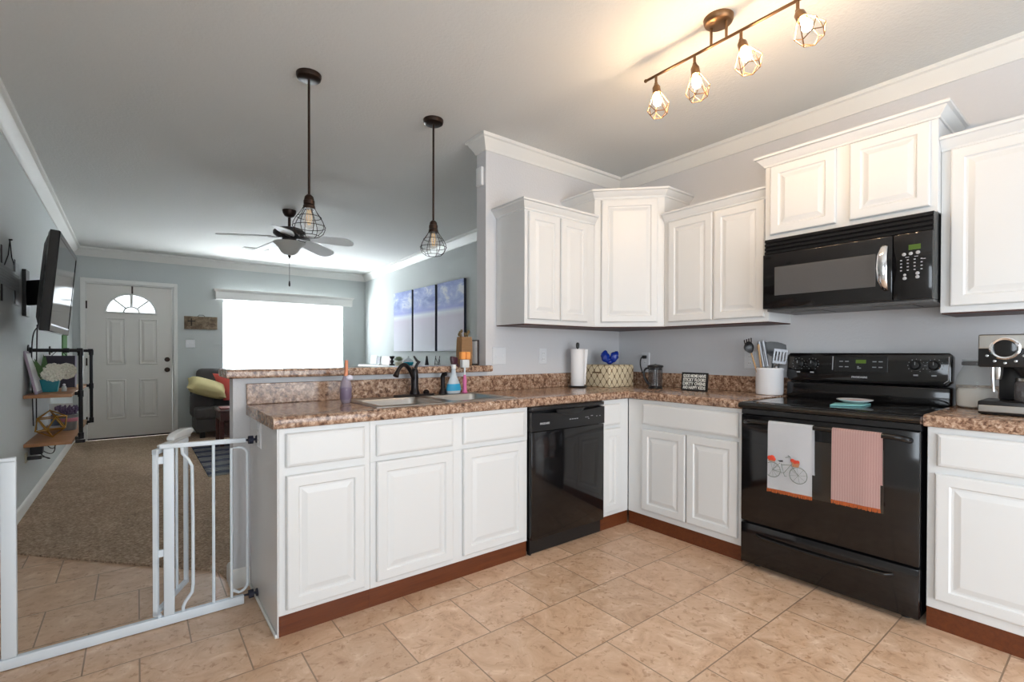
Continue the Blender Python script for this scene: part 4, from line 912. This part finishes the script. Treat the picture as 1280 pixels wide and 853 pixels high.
part(t, 'cage', mb, BRONZE)
bl = part(t, 'bulb', MB().lathe([(.013, -.7205), (.014, -.735), (.024, -.760), (.030, -.785), (.027, -.808), (.014, -.824), (.001, -.828)], (0, 0, 0), 18, cap=False), BULBG)
mb = MB()
for k in range(4): a = k*PI/2; mb.tube([(.008*math.cos(a), .008*math.sin(a), -.725), (.014*math.cos(a), .014*math.sin(a), -.765), (.006*math.cos(a), .006*math.sin(a), -.805)], .0016, 5)
part(bl, 'filament', mb, FILAM)
t.location = (-2.590, -.020, H)
dup(t, (-1.812, .020, H), 'bronze rod pendant with unlit wire cage beside the kitchen wall end')

# ------------------------------------------------------------------ ceiling fan
fx, fy = -2.095, 2.480; fz = ceil_z(0, fy)
t = thing('ceiling_fan', 'living room ceiling fan with white blades and frosted bowl light', 'ceiling fan', (fx, fy, fz))
part(t, 'canopy', MB().lathe([(.001, -.075), (.018, -.075), (.045, -.060), (.062, -.030), (.066, -.001), (.001, -.001)], (fx, fy, fz), 28), BRONZE)
part(t, 'downrod', MB().cyl((fx, fy, fz-.075), (fx, fy, 2.440), .014), BRONZE)
PEWT = mat('dark_pewter', (.055, .052, .050), .35, .6)
part(t, 'motor', MB().lathe([(.001, 2.440), (.055, 2.440), (.115, 2.428), (.150, 2.400), (.152, 2.372), (.120, 2.345), (.080, 2.330), (.066, 2.322), (.066, 2.298), (.001, 2.298)], (fx, fy, 0), 36), PEWT)
FANB = mat('white_fan_blade', (.84, .84, .83), .5)
for k in range(5):
    a = math.radians(-37.5 + 72*k); dx, dy = math.cos(a), math.sin(a)
    B_ = Fr((fx, fy, 2.345), (dx, dy, -.10), (-dy, dx, -.26), (-dy*.26, dx*.26, 1))
    br = part(t, 'blade_iron', MB().hexa([B_.p(*q) for q in ((.085, -.018, -.004), (.20, -.030, -.004), (.20, .030, -.004), (.085, .018, -.004), (.085, -.018, .002), (.20, -.030, .002), (.20, .030, .002), (.085, .018, .002))]), PEWT, False)
    pts = [(.17, -.060), (.30, -.078), (.50, -.088)] + [(.565+.085*math.sin(q), -.088*math.cos(q)) for q in [PI*i/10 for i in range(11)]] + [(.50, .088), (.30, .078), (.17, .060)]
    part(t, 'blade', MB().prism(pts, .003, .010, B_), FANB, False)
part(t, 'light_bowl', MB().lathe([(.060, 2.297), (.150, 2.290), (.152, 2.284), (.105, 2.240), (.080, 2.195), (.050, 2.168), (.012, 2.160), (.001, 2.160)], (fx, fy, 0), 32, cap=False), mat('frosted_bowl_glass', (.55, .55, .52), .4))
part(t, 'finial', MB().lathe([(.001, 2.1605), (.012, 2.1605), (.016, 2.15), (.006, 2.14), (.008, 2.132), (.001, 2.126)], (fx, fy, 0), 14), PEWT)
part(t, 'pull_chain', MB().cyl((fx, fy, 2.1255), (fx, fy, 1.905), .0022, n=6).lathe([(.001, 1.905), (.006, 1.90), (.010, 1.87), (.008, 1.85), (.001, 1.846)], (fx, fy, 0), 10), PEWT)
mb = MB(); vz = ceil_z(0, 4.47)
mb.box(-2.20, -1.90, 4.40, 4.55, vz-.012, vz+.001); mbv = MB()
t = thing('ceiling_vent', 'white ceiling air vent above the living room', 'vent', (-2.05, 4.47, vz-.012))
part(t, 'frame', mb.bevel(.003, 1), TRIM, False)
for k in range(8): mbv.box(-2.18, -1.92, 4.415+.0155*k, 4.423+.0155*k, vz-.0155, vz-.0121)
part(t, 'louvres', mbv, TRIM, False)

# ------------------------------------------------------------------ safety gate
GY = -.187
t = thing('safety_gate', 'white metal baby gate with its door standing open', 'gate', (-3.4, GY, 0))
part(t, 'bottom_rail', MB().box(-3.962, -2.934, GY-.013, GY+.013, .003, .042).bevel(.003), GATEW, 35)
part(t, 'post', MB().box(-3.731, -3.689, GY-.012, GY+.012, .0425, .772).bevel(.004), GATEW, 35)
part(t, 'post', MB().box(-3.241, -3.202, GY-.012, GY+.012, .0425, .764).bevel(.004), GATEW, 35)
part(t, 'top_rail', MB().box(-3.962, -3.689, GY-.012, GY+.012, .7725, .786).bevel(.003), GATEW, 35)
rl = MB(); rl.hexa([(-3.255, GY-.011, .7645), (-2.925, GY-.011, .757), (-2.925, GY+.011, .757), (-3.255, GY+.011, .7645), (-3.255, GY-.011, .784), (-2.925, GY-.011, .777), (-2.925, GY+.011, .777), (-3.255, GY+.011, .784)])
part(t, 'top_rail', rl.bevel(.003), GATEW, 35)
part(t, 'side_post', MB().box(-3.962, -3.940, GY-.011, GY+.011, .0425, .772), GATEW, 35)
for x in (-3.88, -3.81): part(t, 'bar', MB().cyl((x, GY, .0425), (x, GY, .7725), .0065, n=10), GATEW)
part(t, 'bar', MB().cyl((-3.055, GY, .0425), (-3.055, GY, .758), .0065, n=10), GATEW)
part(t, 'bar', MB().tube([(-3.174, GY, .762), (-3.172, GY, .735), (-3.150, GY, .705), (-3.137, GY, .675), (-3.134, GY, .45), (-3.134, GY, .15), (-3.138, GY, .115), (-3.162, GY, .080), (-3.171, GY, .060), (-3.171, GY, .0425)], .0068, 10), GATEW, True)
part(t, 'loop_frame', MB().tube([(-2.984, GY, .0425), (-2.984, GY, .735)] + [(-2.984+.030+.036*math.sin(a), GY, .700+.036*math.cos(a)) for a in [PI/2*k/5 for k in range(6)]] + [(-2.918, GY, .64), (-2.918, GY, .13)] + [(-2.954+.036*math.cos(a), GY, .115-.036*math.sin(a)-.02) for a in [PI/2*k/5 for k in range(6)]] + [(-2.979, GY, .075)], .0062, 10), GATEW, True)
for z, w_ in ((.766, .022), (.0365, .022)):
    part(t, 'pressure_mount', MB().lathe([(.001, 0), (.019, 0), (.019, .020), (.006, .021), (.006, .030), (.017, .031), (.019, .0375), (.001, .0375)], (-2.913, GY, z), 16, (1,0,0)).cyl((-2.936, GY, z), (-2.912, GY, z), .005), mat('navy_rubber_knob', (.010, .013, .035), .5), True, 'dark blue tension knob')
for z in (.74, .06): part(t, 'wall_foot', MB().lathe([(.001, 0), (.018, 0), (.018, .006), (.008, .008), (.008, .0255), (.001, .0255)], (-3.9875, GY, z), 14, (1,0,0)), WHITE)
# the swung-open door, hinged at the right hand post
GD = Fr((-3.268, GY-.004, 0), (.42, .907, 0), (0,0,1), (.907, -.42, 0)); gl = .300
gd = part(t, 'gate_door', MB().fbox(GD, -.010, .010, .055, .762, -.009, .009).fbox(GD, gl-.010, gl+.010, .055, .762, -.008, .008).fbox(GD, -.010, gl+.010, .0535, .075, -.009, .009).fbox(GD, -.010, gl+.010, .742, .764, -.010, .010).bevel(.002, 1), GATEW, False)
for u in (.10, .20): part(gd, 'bar', MB().cyl(GD.p(u, .0752, 0), GD.p(u, .7418, 0), .0062, n=10), GATEW)
part(gd, 'latch_handle', MB().fbox(GD, .04, gl+.03, .7645, .776, -.013, .013).prism([(.14, .7765), (.32, .7765), (.355, .790), (.335, .806), (.25, .812), (.17, .806), (.14, .792)], -.017, .017, GD).bevel(.004), mat('grey_white_latch_plastic', (.66, .67, .67), .4), 35, 'chunky white plastic latch')
part(t, 'hinge_pin', MB().cyl((-3.256, GY, .0425), (-3.256, GY, .0535), .008, n=10).box(-3.262, -3.2395, GY-.005, GY+.005, .30, .33).box(-3.262, -3.2395, GY-.005, GY+.005, .70, .73), GATEW, False)

# ------------------------------------------------------------------ left wall: television, shelf and sign
t = thing('television', 'flat black television tilted on the left wall above the pipe shelf', 'television', (XL, 1.65, 1.30))
TF = Fr((-3.738, 1.16, 1.302), (0,1,0), (.052, 0, .60), (.60, 0, -.052)); tw_, th_ = 1.0, .60
part(t, 'screen_frame', MB().panel(TF, 0, tw_, 0, th_, [(.02, -.055), (0, -.045), (0, -.006), (.004, 0), (.032, 0), (.036, -.004), (.037, -.004)]), BLACK, 30)
part(t, 'screen', MB().panel(TF, .0372, tw_-.0372, .048, th_-.0372, [(0, -.006), (0, -.0025)]), mat('dark_screen_glass', (.03, .03, .03), .08, spec=.9), False)
part(t, 'lower_bezel', MB().fbox(TF, .0375, tw_-.0375, .0375, .0475, -.006, -.001), SILVER, False)
part(t, 'rear_cover', MB().panel(Fr(TF.p(0,0,0), TF.U, TF.V, TF.W), .03, tw_-.03, .03, th_-.03, [(0, -.056), (.05, -.075), (.16, -.090), (.17, -.090)]), BLACKM, 30)
part(t, 'wall_mount', MB().box(XL+.0006, XL+.022, 2.16, 2.30, 1.44, 1.78).hexa([(-3.966, 2.18, 1.52), (-3.966, 2.24, 1.52), (-3.83, 2.06, 1.52), (-3.83, 2.0, 1.52), (-3.966, 2.18, 1.70), (-3.966, 2.24, 1.70), (-3.83, 2.06, 1.70), (-3.83, 2.0, 1.70)]), BLACKM, False)
t = thing('television_cable', 'two thin black cables hanging from the television down to the pipe shelf', 'cable', (-3.97, 2.4, .6))
part(t, 'cable', MB().tube(bez([(-3.85, 1.9, 1.40), (-3.93, 2.2, 1.30), (-3.972, 2.36, 1.42), (-3.976, 2.42, 1.10), (-3.974, 2.50, .60)], 20), .004, 6).tube(bez([(-3.86, 1.75, 1.36), (-3.95, 2.5, 1.28), (-3.972, 2.62, 1.20), (-3.974, 2.64, .55)], 16), .004, 6), BLACKR)
t = thing('metal_wall_sign', 'grey ridged metal sign hanging by wire left of the television', 'sign', (XL, 1.70, 1.55))
FS = Fr((XL, 0, 0), (0,1,0), (0,0,1), (1,0,0)); mb = MB()
for k in range(7): mb.fbox(FS, 1.20, 2.02, 1.592+.0185*k, 1.608+.0185*k, .002, .006)
mb.fbox(FS, 1.20, 2.02, 1.592, 1.719, .0012, .0035)
part(t, 'corrugated_band', mb.bevel(.002, 1), GALV, False)
part(t, 'end_piece', MB().fbox(FS, 1.845, 2.035, 1.498, 1.592, .0012, .005).fbox(FS, 1.845, 2.03, 1.7195, 1.79, .0012, .005).bevel(.004), GALV, 35)
for a, b, c, d_ in ((1.838, 1.872, 1.72, 1.80), (1.838, 1.872, 1.505, 1.592), (1.44, 1.475, 1.72, 1.83), (1.44, 1.475, 1.49, 1.592)): part(t, 'dark_bracket', MB().fbox(FS, a, b, c, d_, .0064, .0095), IRON, False)
part(t, 'hanging_wire', MB().tube([FS.p(1.55, 1.722, .006), FS.p(1.66, 1.80, .006), FS.p(1.715, 1.905, .006), FS.p(1.77, 1.80, .006), FS.p(1.88, 1.75, .006)], .003, 6), IRON)
part(t, 'nail', MB().cyl(FS.p(1.715, 1.908, .0005), FS.p(1.715, 1.908, .018), .005), IRON)

PX = -3.686; YA, YBB = 2.38, 3.50
t = thing('pipe_shelf', 'two tier pine wall shelf held by black iron pipe brackets', 'shelf', (XL, 2.9, .47))
for z in (.838, .482): part(t, 'shelf_board', MB().box(XL+.0015, -3.722, 2.16, 3.62, z, z+.024).bevel(.003), SHELFW, 35)
for y in (YA, YBB):
    mb = MB(); mb.tube([(XL+.014, y, 1.192), (-3.700, y, 1.192), (PX, y, 1.178), (PX, y, .508), (-3.700, y, .494), (-3.721, y, .494)], .0135, 12)
    for p, q in (((PX-.022, y, 1.192), (PX+.014, y, 1.192)), ((PX, y, 1.150), (PX, y, 1.200)), ((PX, y, .822), (PX, y, .872)), ((PX, y, .486), (PX, y, .535)), ((XL+.20, y, 1.192), (XL+.235, y, 1.192))): mb.cyl(p, q, .0185, n=14)
    mb.cyl((PX-.012, y, .850), (-3.7215, y, .850), .0135, n=12)
    part(t, 'pipe_bracket', mb, IRON, 50); part(t, 'wall_flange', MB().lathe([(.001, 0), (.042, 0), (.042, .008), (.022, .010), (.020, .024), (.001, .024)], (XL+.0008, y, 1.192), 20, (1,0,0)), IRON)
part(t, 'coupling', MB().cyl((-3.72, 2.375, .468), (-3.66, 2.375, .468), .013, n=10), IRON)
S1, S2 = .8625, .5065
t = thing('framed_picture', 'thin pale picture frame leaning on the near end of the upper shelf', 'picture frame', (-3.93, 2.27, S1))
LF = Fr((-3.915, 2.20, S1), (0,1,0), (-.20, 0, 1), (1, 0, .2))
part(t, 'frame', MB().fbox(LF, 0, .26, .002, .33, -.014, .0).bevel(.002, 1), mat('pale_plum_frame', (.30, .24, .30), .5), False)
part(t, 'picture', MB().fbox(LF, .02, .24, .022, .31, .0004, .0014), mat('pale_print', (.62, .63, .63), .7), False)
t = thing('picture_board', 'dark purple square picture board standing on the upper shelf behind flowers', 'picture board', (-3.86, 3.0, S1))
t2 = Fr((-3.975, 3.02, S1), (1,0,0), (0, .10, 1), (0,-1,.10))
part(t, 'panel', MB().fbox(t2, 0, .205, .002, .285, -.014, 0).bevel(.002, 1), mat('dark_plum_panel', (.022, .014, .034), .5), False)
part(t, 'border', MB().fbox(t2, .2052, .214, .002, .285, -.014, .002), mat('pale_lilac_edge', (.55, .50, .62), .5), False)
part(t, 'hanger', MB().tube([t2.p(.05, .285, -.006), t2.p(.10, .345, -.006), t2.p(.15, .285, -.006)], .003, 6), IRON)
t = thing('flower_pot', 'white hydrangeas with green leaves in a teal square pot on the upper shelf', 'flowers', (-3.89, 2.50, S1))
px, py = -3.880, 2.520
part(t, 'pot', MB().loft([[V(px+k*x, py+k*y, z) for x, y in rrect(-1, 1, -1, 1, .25)] for k, z in ((.046, S1+.0005), (.056, S1+.070), (.058, S1+.098), (.053, S1+.098), (.048, S1+.06))]), TEAL, 60)
def bloom(c, R_, n=70):
    mb = MB(); mb.ball(c, R_*.8, R_*.8, R_*.72, 12, 8)
    for k in range(n):
        z = 1-2*(k+.5)/n; a = k*2.39996; r = math.sqrt(max(0, 1-z*z)); d_ = V(r*math.cos(a), r*math.sin(a), z); p = Vector(c)+d_*R_*(.74+.10*random.random())
        e1 = d_.orthogonal().normalized(); e2 = d_.cross(e1)
        for q in range(4):
            b = q*PI/2+random.random(); dd = e1*math.cos(b)+e2*math.sin(b); ee = d_.cross(dd)
            mb.f([mb.v(p), mb.v(p+dd*.016+ee*.012+d_*.016), mb.v(p+dd*.028+d_*.016), mb.v(p+dd*.016-ee*.012+d_*.016)])
    return mb
part(t, 'blossom', bloom((px+.020, py-.03, S1+.152), .070, 90), PETAL, False); part(t, 'blossom', bloom((px+.095, py+.01, S1+.162), .055, 60), PETAL, False)
mb = MB()
for k in range(16):
    a = random.uniform(0, 2*PI); l = random.uniform(.12, .21); b = V(px-.03, py-.02, S1+.105); d_ = V(math.cos(a)*.35-.30, math.sin(a)*.45-.15, .85).normalized(); s_ = V(.02, -.012, .004)
    mb.f([mb.v(b), mb.v(b+d_*l*.5+s_), mb.v(b+d_*l), mb.v(b+d_*l*.5-s_)]); mb.tube([b-V(0,0,.05), b+d_*l*.5], .0015, 4)
part(t, 'leaves', mb, GREEN, False)
t = thing('small_jar', 'tiny pale jar with a round white stopper beside the teal pot', 'jar', (-3.795, 2.50, S1))
part(t, 'jar_body', MB().lathe([(.001, 0), (.016, 0), (.017, .02), (.013, .04), (.010, .044), (.001, .044)], (-3.795, 2.50, S1), 14), mat('pale_grey_glaze', (.45, .47, .44), .4)); part(t, 'stopper', MB().ball((-3.795, 2.50, S1+.053), .0095), WHITE)
t = thing('geometric_orb', 'gold wire geometric orb on the lower shelf', 'ornament', (-3.875, 2.46, S2))
mb = MB(); ph = (1+5**.5)/2; vs = [Vector(v).normalized() for v in [(s*1, q*ph, 0) for s in (-1,1) for q in (-1,1)] + [(0, s*1, q*ph) for s in (-1,1) for q in (-1,1)] + [(s*ph, 0, q*1) for s in (-1,1) for q in (-1,1)]]
Rr = Matrix.Rotation(.45, 3, 'Z') @ Matrix.Rotation(.365, 3, 'X'); c = V(-3.868, 2.46, S2+.098); vs = [c + (Rr @ v)*.105 for v in vs]
mz = min(v.z for v in vs); vs = [v + V(0, 0, S2+.0047-mz) for v in vs]
for i in range(12):
    for j in range(i):
        if (vs[i]-vs[j]).length < .115: mb.cyl(vs[i], vs[j], .0045, n=6)
for v in vs: mb.ball(v, .0062, n=8, m=6)
part(t, 'wire_frame', mb, GOLD)
t = thing('bucket', 'small grey tapered bucket with lavender sprigs on the lower shelf', 'bucket', (-3.80, 2.86, S2))
px, py = -3.800, 2.86
part(t, 'pail', MB().lathe([(.001, .0005), (.046, .0005), (.050, .006), (.064, .130), (.068, .134), (.064, .136), (.046, .010), (.001, .010)], (px, py, S2), 24), mat('zinc_grey', (.30, .32, .34), .45, .4))
mb = MB()
for k in range(60):
    a = random.uniform(0, 2*PI); r = random.uniform(0, .042); l = random.uniform(.06, .115); b = V(px+r*math.cos(a), py+r*math.sin(a), S2+.11); q = b+V(.45*math.cos(a)*l, .45*math.sin(a)*l, l*.8); mb.tube([b, q], .0016, 4); mb.ball(q, .009, .009, .018, 6, 5)
part(t, 'lavender', mb, mat('dusty_lavender', (.16, .11, .20), .8), True, 'dusty purple lavender')
part(t, 'ribbon', MB().lathe([(.0605, .075), (.0625, .080), (.0645, .102), (.0625, .106)], (px, py, S2), 24, cap=False), mat('pink_ribbon', (.55, .20, .27), .6), True, 'pink ribbon')
t = thing('photo_stand', 'small white photo card leaning behind the gold orb on the lower shelf', 'photo', (-3.87, 3.10, S2))
pf = Fr((-3.95, 3.06, S2), (1,0,0), (0, .15, 1), (0, -1, .15))
part(t, 'card', MB().fbox(pf, 0, .16, .002, .215, -.008, 0), WHITE, False); part(t, 'photo', MB().fbox(pf, .015, .145, .02, .12, .0003, .001), mat('dim_photo_print', (.10, .13, .20), .4), False)
t = thing('power_strip', 'black power adapter and cables hanging under the lower shelf', 'power adapter', (-3.95, 2.45, .35))
part(t, 'adapter', MB().box(-3.975, -3.905, 2.33, 2.41, .398, .478).bevel(.006), BLACKR, 35)
part(t, 'outlet_cover', MB().box(XL+.0006, XL+.008, 2.22, 2.30, .36, .43), mat('tan_outlet_cover', (.42, .38, .27), .5), False)
part(t, 'plug', MB().box(XL+.009, -3.90, 2.245, 2.275, .375, .40).bevel(.004), BLACKR, 35)
part(t, 'cable', MB().tube(bez([(-3.92, 2.37, .40), (-3.89, 2.42, .33), (-3.83, 2.40, .345), (-3.90, 2.27, .389)], 12), .004, 6).tube(bez([(-3.93, 2.62, .478), (-3.90, 2.64, .36), (-3.85, 2.66, .36), (-3.86, 2.64, .478)], 12), .0035, 6).tube(bez([(-3.94, 2.40, .45), (-3.86, 2.55, .30), (-3.84, 2.50, .40), (-3.85, 2.42, .478)], 12), .0035, 6), BLACKR)
single('green_curtain_strip', 'narrow green banner hanging on the left wall behind the television', 'banner', MB().box(XL+.001, XL+.012, 4.45, 4.85, 1.06, 1.62), mat('leaf_green_cloth', (.085, .20, .075), .9), False)

# ------------------------------------------------------------------ far wall sign, triptych
t = thing('wall_plaque', 'weathered brown wooden plaque on the far wall above the switch', 'plaque', (-2.578, YF, 1.515))
FW = Fr((0, YF, 0), (1,0,0), (0,0,1), (0,-1,0))
part(t, 'board', MB().fbox(FW, -2.784, -2.372, 1.515, 1.700, .002, .020).bevel(.003), BOARD, 35)
part(t, 'cross_mark', MB().fbox(FW, -2.705, -2.690, 1.56, 1.672, .0205, .026).fbox(FW, -2.745, -2.650, 1.622, 1.638, .0205, .026), mat('dark_stain', (.03, .02, .015), .7), False)
part(t, 'hanger', MB().tube([FW.p(-2.62, 1.70, .010), FW.p(-2.60, 1.722, .010), FW.p(-2.55, 1.722, .010), FW.p(-2.53, 1.70, .010)], .004, 6), IRON)
EDGE = mat('dark_canvas_edge', (.045, .055, .085), .8)
for k, (y0, y1, word) in enumerate(((3.700, 4.318, 'leftmost'), (3.010, 3.645, 'middle'), (2.290, 2.945, 'rightmost'))):
    t = thing('canvas_panel', f'{word} of three tall canvas panels painted with a pale beach and sky', 'painting', (XR, (y0+y1)/2, 1.197), group='beach canvas triptych')
    part(t, 'canvas_edge', MB().box(XR-.034, XR-.001, y0, y1, 1.197, 2.098), EDGE, False)
    part(t, 'painting', MB().box(XR-.036, XR-.0342, y0+.001, y1-.001, 1.198, 2.097), ART, False)

# ------------------------------------------------------------------ console with small ornaments
t = thing('console_table', 'white console table along the living room wall under the canvas panels', 'console table', (-.27, 3.7, 0))
part(t, 'top', MB().box(-.46, -.095, 2.45, 4.95, .955, .985).bevel(.004), TRIM, 35)
for x in (-.43, -.125):
    for y in (2.49, 4.91): part(t, 'leg', MB().box(x-.02, x+.02, y-.02, y+.02, .0125, .9545), TRIM, False)
part(t, 'lower_shelf', MB().box(-.405, -.15, 2.515, 4.885, .20, .22), TRIM, False)
CT2 = .9855; NX = -.33
def photo(label, y0, y1, h, fm, pm):
    t = thing('framed_photo', label, 'photo frame', (NX, (y0+y1)/2, CT2))
    PF = Fr((NX, y1, CT2), (0,-1,0), (.12, 0, 1), (-1, 0, .12)); w_ = y1-y0
    part(t, 'frame', MB().fbox(PF, 0, w_, .002, h, -.012, 0).bevel(.003, 1), fm, False); part(t, 'photo', MB().fbox(PF, .018, w_-.018, .02, h-.018, .0004, .0014), pm, False)
photo('white photo frame at the left end of the console table', 4.53, 4.76, .145, WHITE, mat('light_photo', (.50, .55, .56), .4))
photo('narrow dark photo frame second from the left on the console table', 4.38, 4.51, .135, BLACKM, mat('dark_photo', (.03, .02, .05), .4))
photo('pale pink photo frame in the middle of the console ornaments', 4.02, 4.30, .140, mat('pale_pink_frame', (.72, .60, .60), .5), mat('pink_photo', (.66, .52, .54), .4))
t = thing('candlestick', 'short black turned candlestick left of the potted succulent', 'candlestick', (NX, 3.93, CT2))
part(t, 'stick', MB().lathe([(.001, 0), (.045, 0), (.040, .015), (.014, .03), (.030, .06), (.014, .09), (.036, .12), (.038, .14), (.001, .14)], (NX, 3.93, CT2), 16), BLACKM)
t = thing('potted_succulent', 'small pale green succulent in a cream pot on the console table', 'plant', (NX, 3.70, CT2))
part(t, 'pot', MB().lathe([(.001, 0), (.045, 0), (.060, .06), (.055, .06), (.001, .05)], (NX, 3.70, CT2), 18), mat('cream_pot', (.66, .62, .50), .5))
mb = MB()
for k in range(46):
    a = k*2.39996; e = .15+1.3*(k/46); l = .11*(1-.35*k/46); d_ = V(math.cos(a)*math.cos(e), math.sin(a)*math.cos(e), math.sin(e)); b = V(NX, 3.70, CT2+.065); s_ = d_.cross(V(0,0,1)).normalized()*.016
    mb.f([mb.v(b), mb.v(b+d_*l*.6+s_), mb.v(b+d_*l), mb.v(b+d_*l*.6-s_)])
part(t, 'leaves', mb, mat('sage_leaf', (.30, .35, .22), .7), False)
t = thing('teal_bowl', 'little teal glass bowl with a clear lid on the console table', 'bowl', (NX, 3.39, CT2))
part(t, 'bowl_body', MB().lathe([(.001, 0), (.040, 0), (.066, .03), (.070, .062), (.064, .062), (.058, .03), (.001, .012)], (NX, 3.39, CT2), 22), mat('bright_teal_glass', (.02, .38, .50), .15)); part(t, 'lid', MB().lathe([(.068, .0625), (.060, .085), (.030, .11), (.010, .12), (.012, .14), (.001, .145)], (NX, 3.39, CT2), 22, cap=False), GLASS)
t = thing('cone_ornament', 'slim black cone ornament on the console table', 'ornament', (NX, 2.86, CT2))
part(t, 'cone', MB().lathe([(.001, 0), (.034, 0), (.030, .02), (.010, .145), (.001, .152)], (NX, 2.86, CT2), 16), BLACKM)
t = thing('easel_stand', 'little dark wire easel at the right end of the console table', 'easel', (NX, 2.60, CT2))
mb = MB()
for y in (2.555, 2.64): mb.tube([(NX-.01, y, CT2+.004), (NX+.012, y+.008*(1 if y > 2.6 else -1), CT2+.150)], .0045, 6).tube([(NX-.045, y, CT2+.012), (NX-.01, y, CT2+.004)], .0045, 6)
mb.tube([(NX-.004, 2.555, CT2+.05), (NX-.004, 2.64, CT2+.05)], .0045, 6).tube([(NX+.008, 2.550, CT2+.125), (NX+.05, 2.60, CT2+.004), (NX+.008, 2.645, CT2+.125)], .0035, 6)
part(t, 'wire', mb, IRON)
# ---- bar ledge ornaments
BZ = 1.0930
t = thing('paper_bag', 'tall brown paper bag of dried stems at the right end of the bar ledge', 'bag', (-1.505, .13, BZ))
mb = MB(); mb.loft([[V(-1.505+kx*x, .13+ky*y, z) for x, y in ((-1,-1),(0,-1.04),(1,-1),(1.0,0),(1,1),(0,1.04),(-1,1),(-1,0))] for kx, ky, z in ((.042, .034, BZ), (.044, .036, BZ+.08), (.042, .035, BZ+.17), (.041, .030, BZ+.195), (.037, .026, BZ+.19), (.036, .026, BZ+.12))]).noise(.0008)
part(t, 'bag_body', mb, KRAFT, 25)
mb = MB()
for k in range(9):
    b = V(-1.505+random.uniform(-.022, .022), .13+random.uniform(-.015, .015), BZ+.15); q = b+V(random.uniform(-.03, .03), random.uniform(-.02, .02), random.uniform(.055, .085)); mb.tube([b, q], .002, 5); mb.ball(q, .009, .009, .013, 7, 5)
part(t, 'dried_stems', mb, mat('dried_olive_stem', (.17, .12, .055), .9))
t = thing('framed_picture', 'thin dark edged frame standing between the paper bag and the wall', 'picture frame', (-1.435, .13, BZ))
part(t, 'frame', MB().box(-1.432, -1.420, .07, .19, BZ, BZ+.175).bevel(.002, 1), mat('dark_brown_edge', (.035, .022, .022), .5), False); part(t, 'mat_board', MB().box(-1.4345, -1.4325, .078, .182, BZ+.008, BZ+.167), PAPER, False)

# ------------------------------------------------------------------ sofa corner, rug and table
single('rug', 'navy blue rug with a cream pattern on the living room carpet', 'rug', MB().box(-2.80, -.75, 2.52, 4.55, .0122, .0205).bevel(.002, 1), RUG, 35)
t = thing('sofa', 'charcoal grey sofa below the living room window', 'sofa', (-1.7, 5.15, .0125))
part(t, 'base', MB().box(-2.70, -.75, 4.93, 5.52, .09, .27).bevel(.02), GREYF, 40)
part(t, 'seat_cushion', MB().box(-2.708, -1.73, 4.895, 5.16, .272, .425).bevel(.035, 3), GREYF, 40); part(t, 'seat_cushion', MB().box(-1.725, -.75, 4.895, 5.16, .272, .425).bevel(.035, 3), GREYF, 40)
part(t, 'arm', MB().box(-2.735, -2.46, 5.165, 5.45, .272, .60).bevel(.05, 3), GREYF, 40)
part(t, 'arm', MB().box(-1.0, -.74, 5.165, 5.45, .272, .60).bevel(.05, 3), GREYF, 40)
part(t, 'back', MB().box(-2.72, -.75, 5.455, 5.56, .272, .78).bevel(.03, 3), GREYF, 40)
for a, b in ((-2.66, -1.88), (-1.87, -1.02)): part(t, 'back_cushion', MB().box(a, b, 5.27, 5.45, .61, .945).bevel(.07, 3), GREYF, 40)
for x in (-2.62, -.83):
    for y in (4.98, 5.46): part(t, 'foot', MB().box(x-.03, x+.03, y-.03, y+.03, .0125, .0895), BLACKM, False)
CF1 = Fr((-2.735, 5.10, .655), (1, -.35, .0), (.25, .75, .34), (0, -.3, 1))
single('yellow_cushion', 'mustard yellow cushion draped over the left sofa arm', 'cushion', MB().pillow(Fr((-2.57, 5.04, .695), (1, -.12, -.34), (.10, .92, .30), (.34, -.2, 1)), -.23, .25, -.20, .19, .17), YELF, 60)
single('coral_cushion', 'coral red cushion leaning on the sofa behind the yellow cushion', 'cushion', MB().pillow(Fr((-2.20, 5.14, .675), (.94, -.10, -.10), (-.25, .28, .80), (.15, -.95, .35)), -.22, .20, -.22, .20, .13), REDF, 60)
t = thing('coffee_table', 'dark cherry wood coffee table on the navy rug in front of the sofa', 'table', (-2.1, 4.3, .0208))
part(t, 'top', MB().box(-2.535, -1.50, 4.05, 4.50, .435, .462).bevel(.006), DARKW, 35)
part(t, 'apron', MB().box(-2.515, -1.52, 4.07, 4.48, .335, .4345), DARKW, False)
for x in (-2.50, -1.535):
    for y in (4.085, 4.465): part(t, 'leg', MB().box(x-.022, x+.022, y-.022, y+.022, .0208, .3345), DARKW, False)
part(t, 'lower_shelf', MB().box(-2.475, -1.56, 4.11, 4.44, .12, .14), DARKW, False)
t = thing('wicker_basket', 'dark wicker basket on the coffee table shelf', 'basket', (-2.33, 4.27, .1405))
part(t, 'basket_body', MB().loft([[V(-2.33+k*x, 4.27+k*y, z) for x, y in rrect(-1, 1, -1, 1, .3)] for k, z in ((.11, .1405), (.125, .28), (.13, .30), (.12, .30), (.105, .16))]), wood('dark_wicker', (.03, .012, .008), (.08, .03, .018), .7, (60, 60, 60)), 60)
single('reading_book', 'flat reddish book lying on the dark coffee table', 'book', MB().box(-2.50, -2.33, 4.15, 4.37, .4625, .485).bevel(.003), mat('rose_book_cover', (.30, .10, .09), .5), 35)
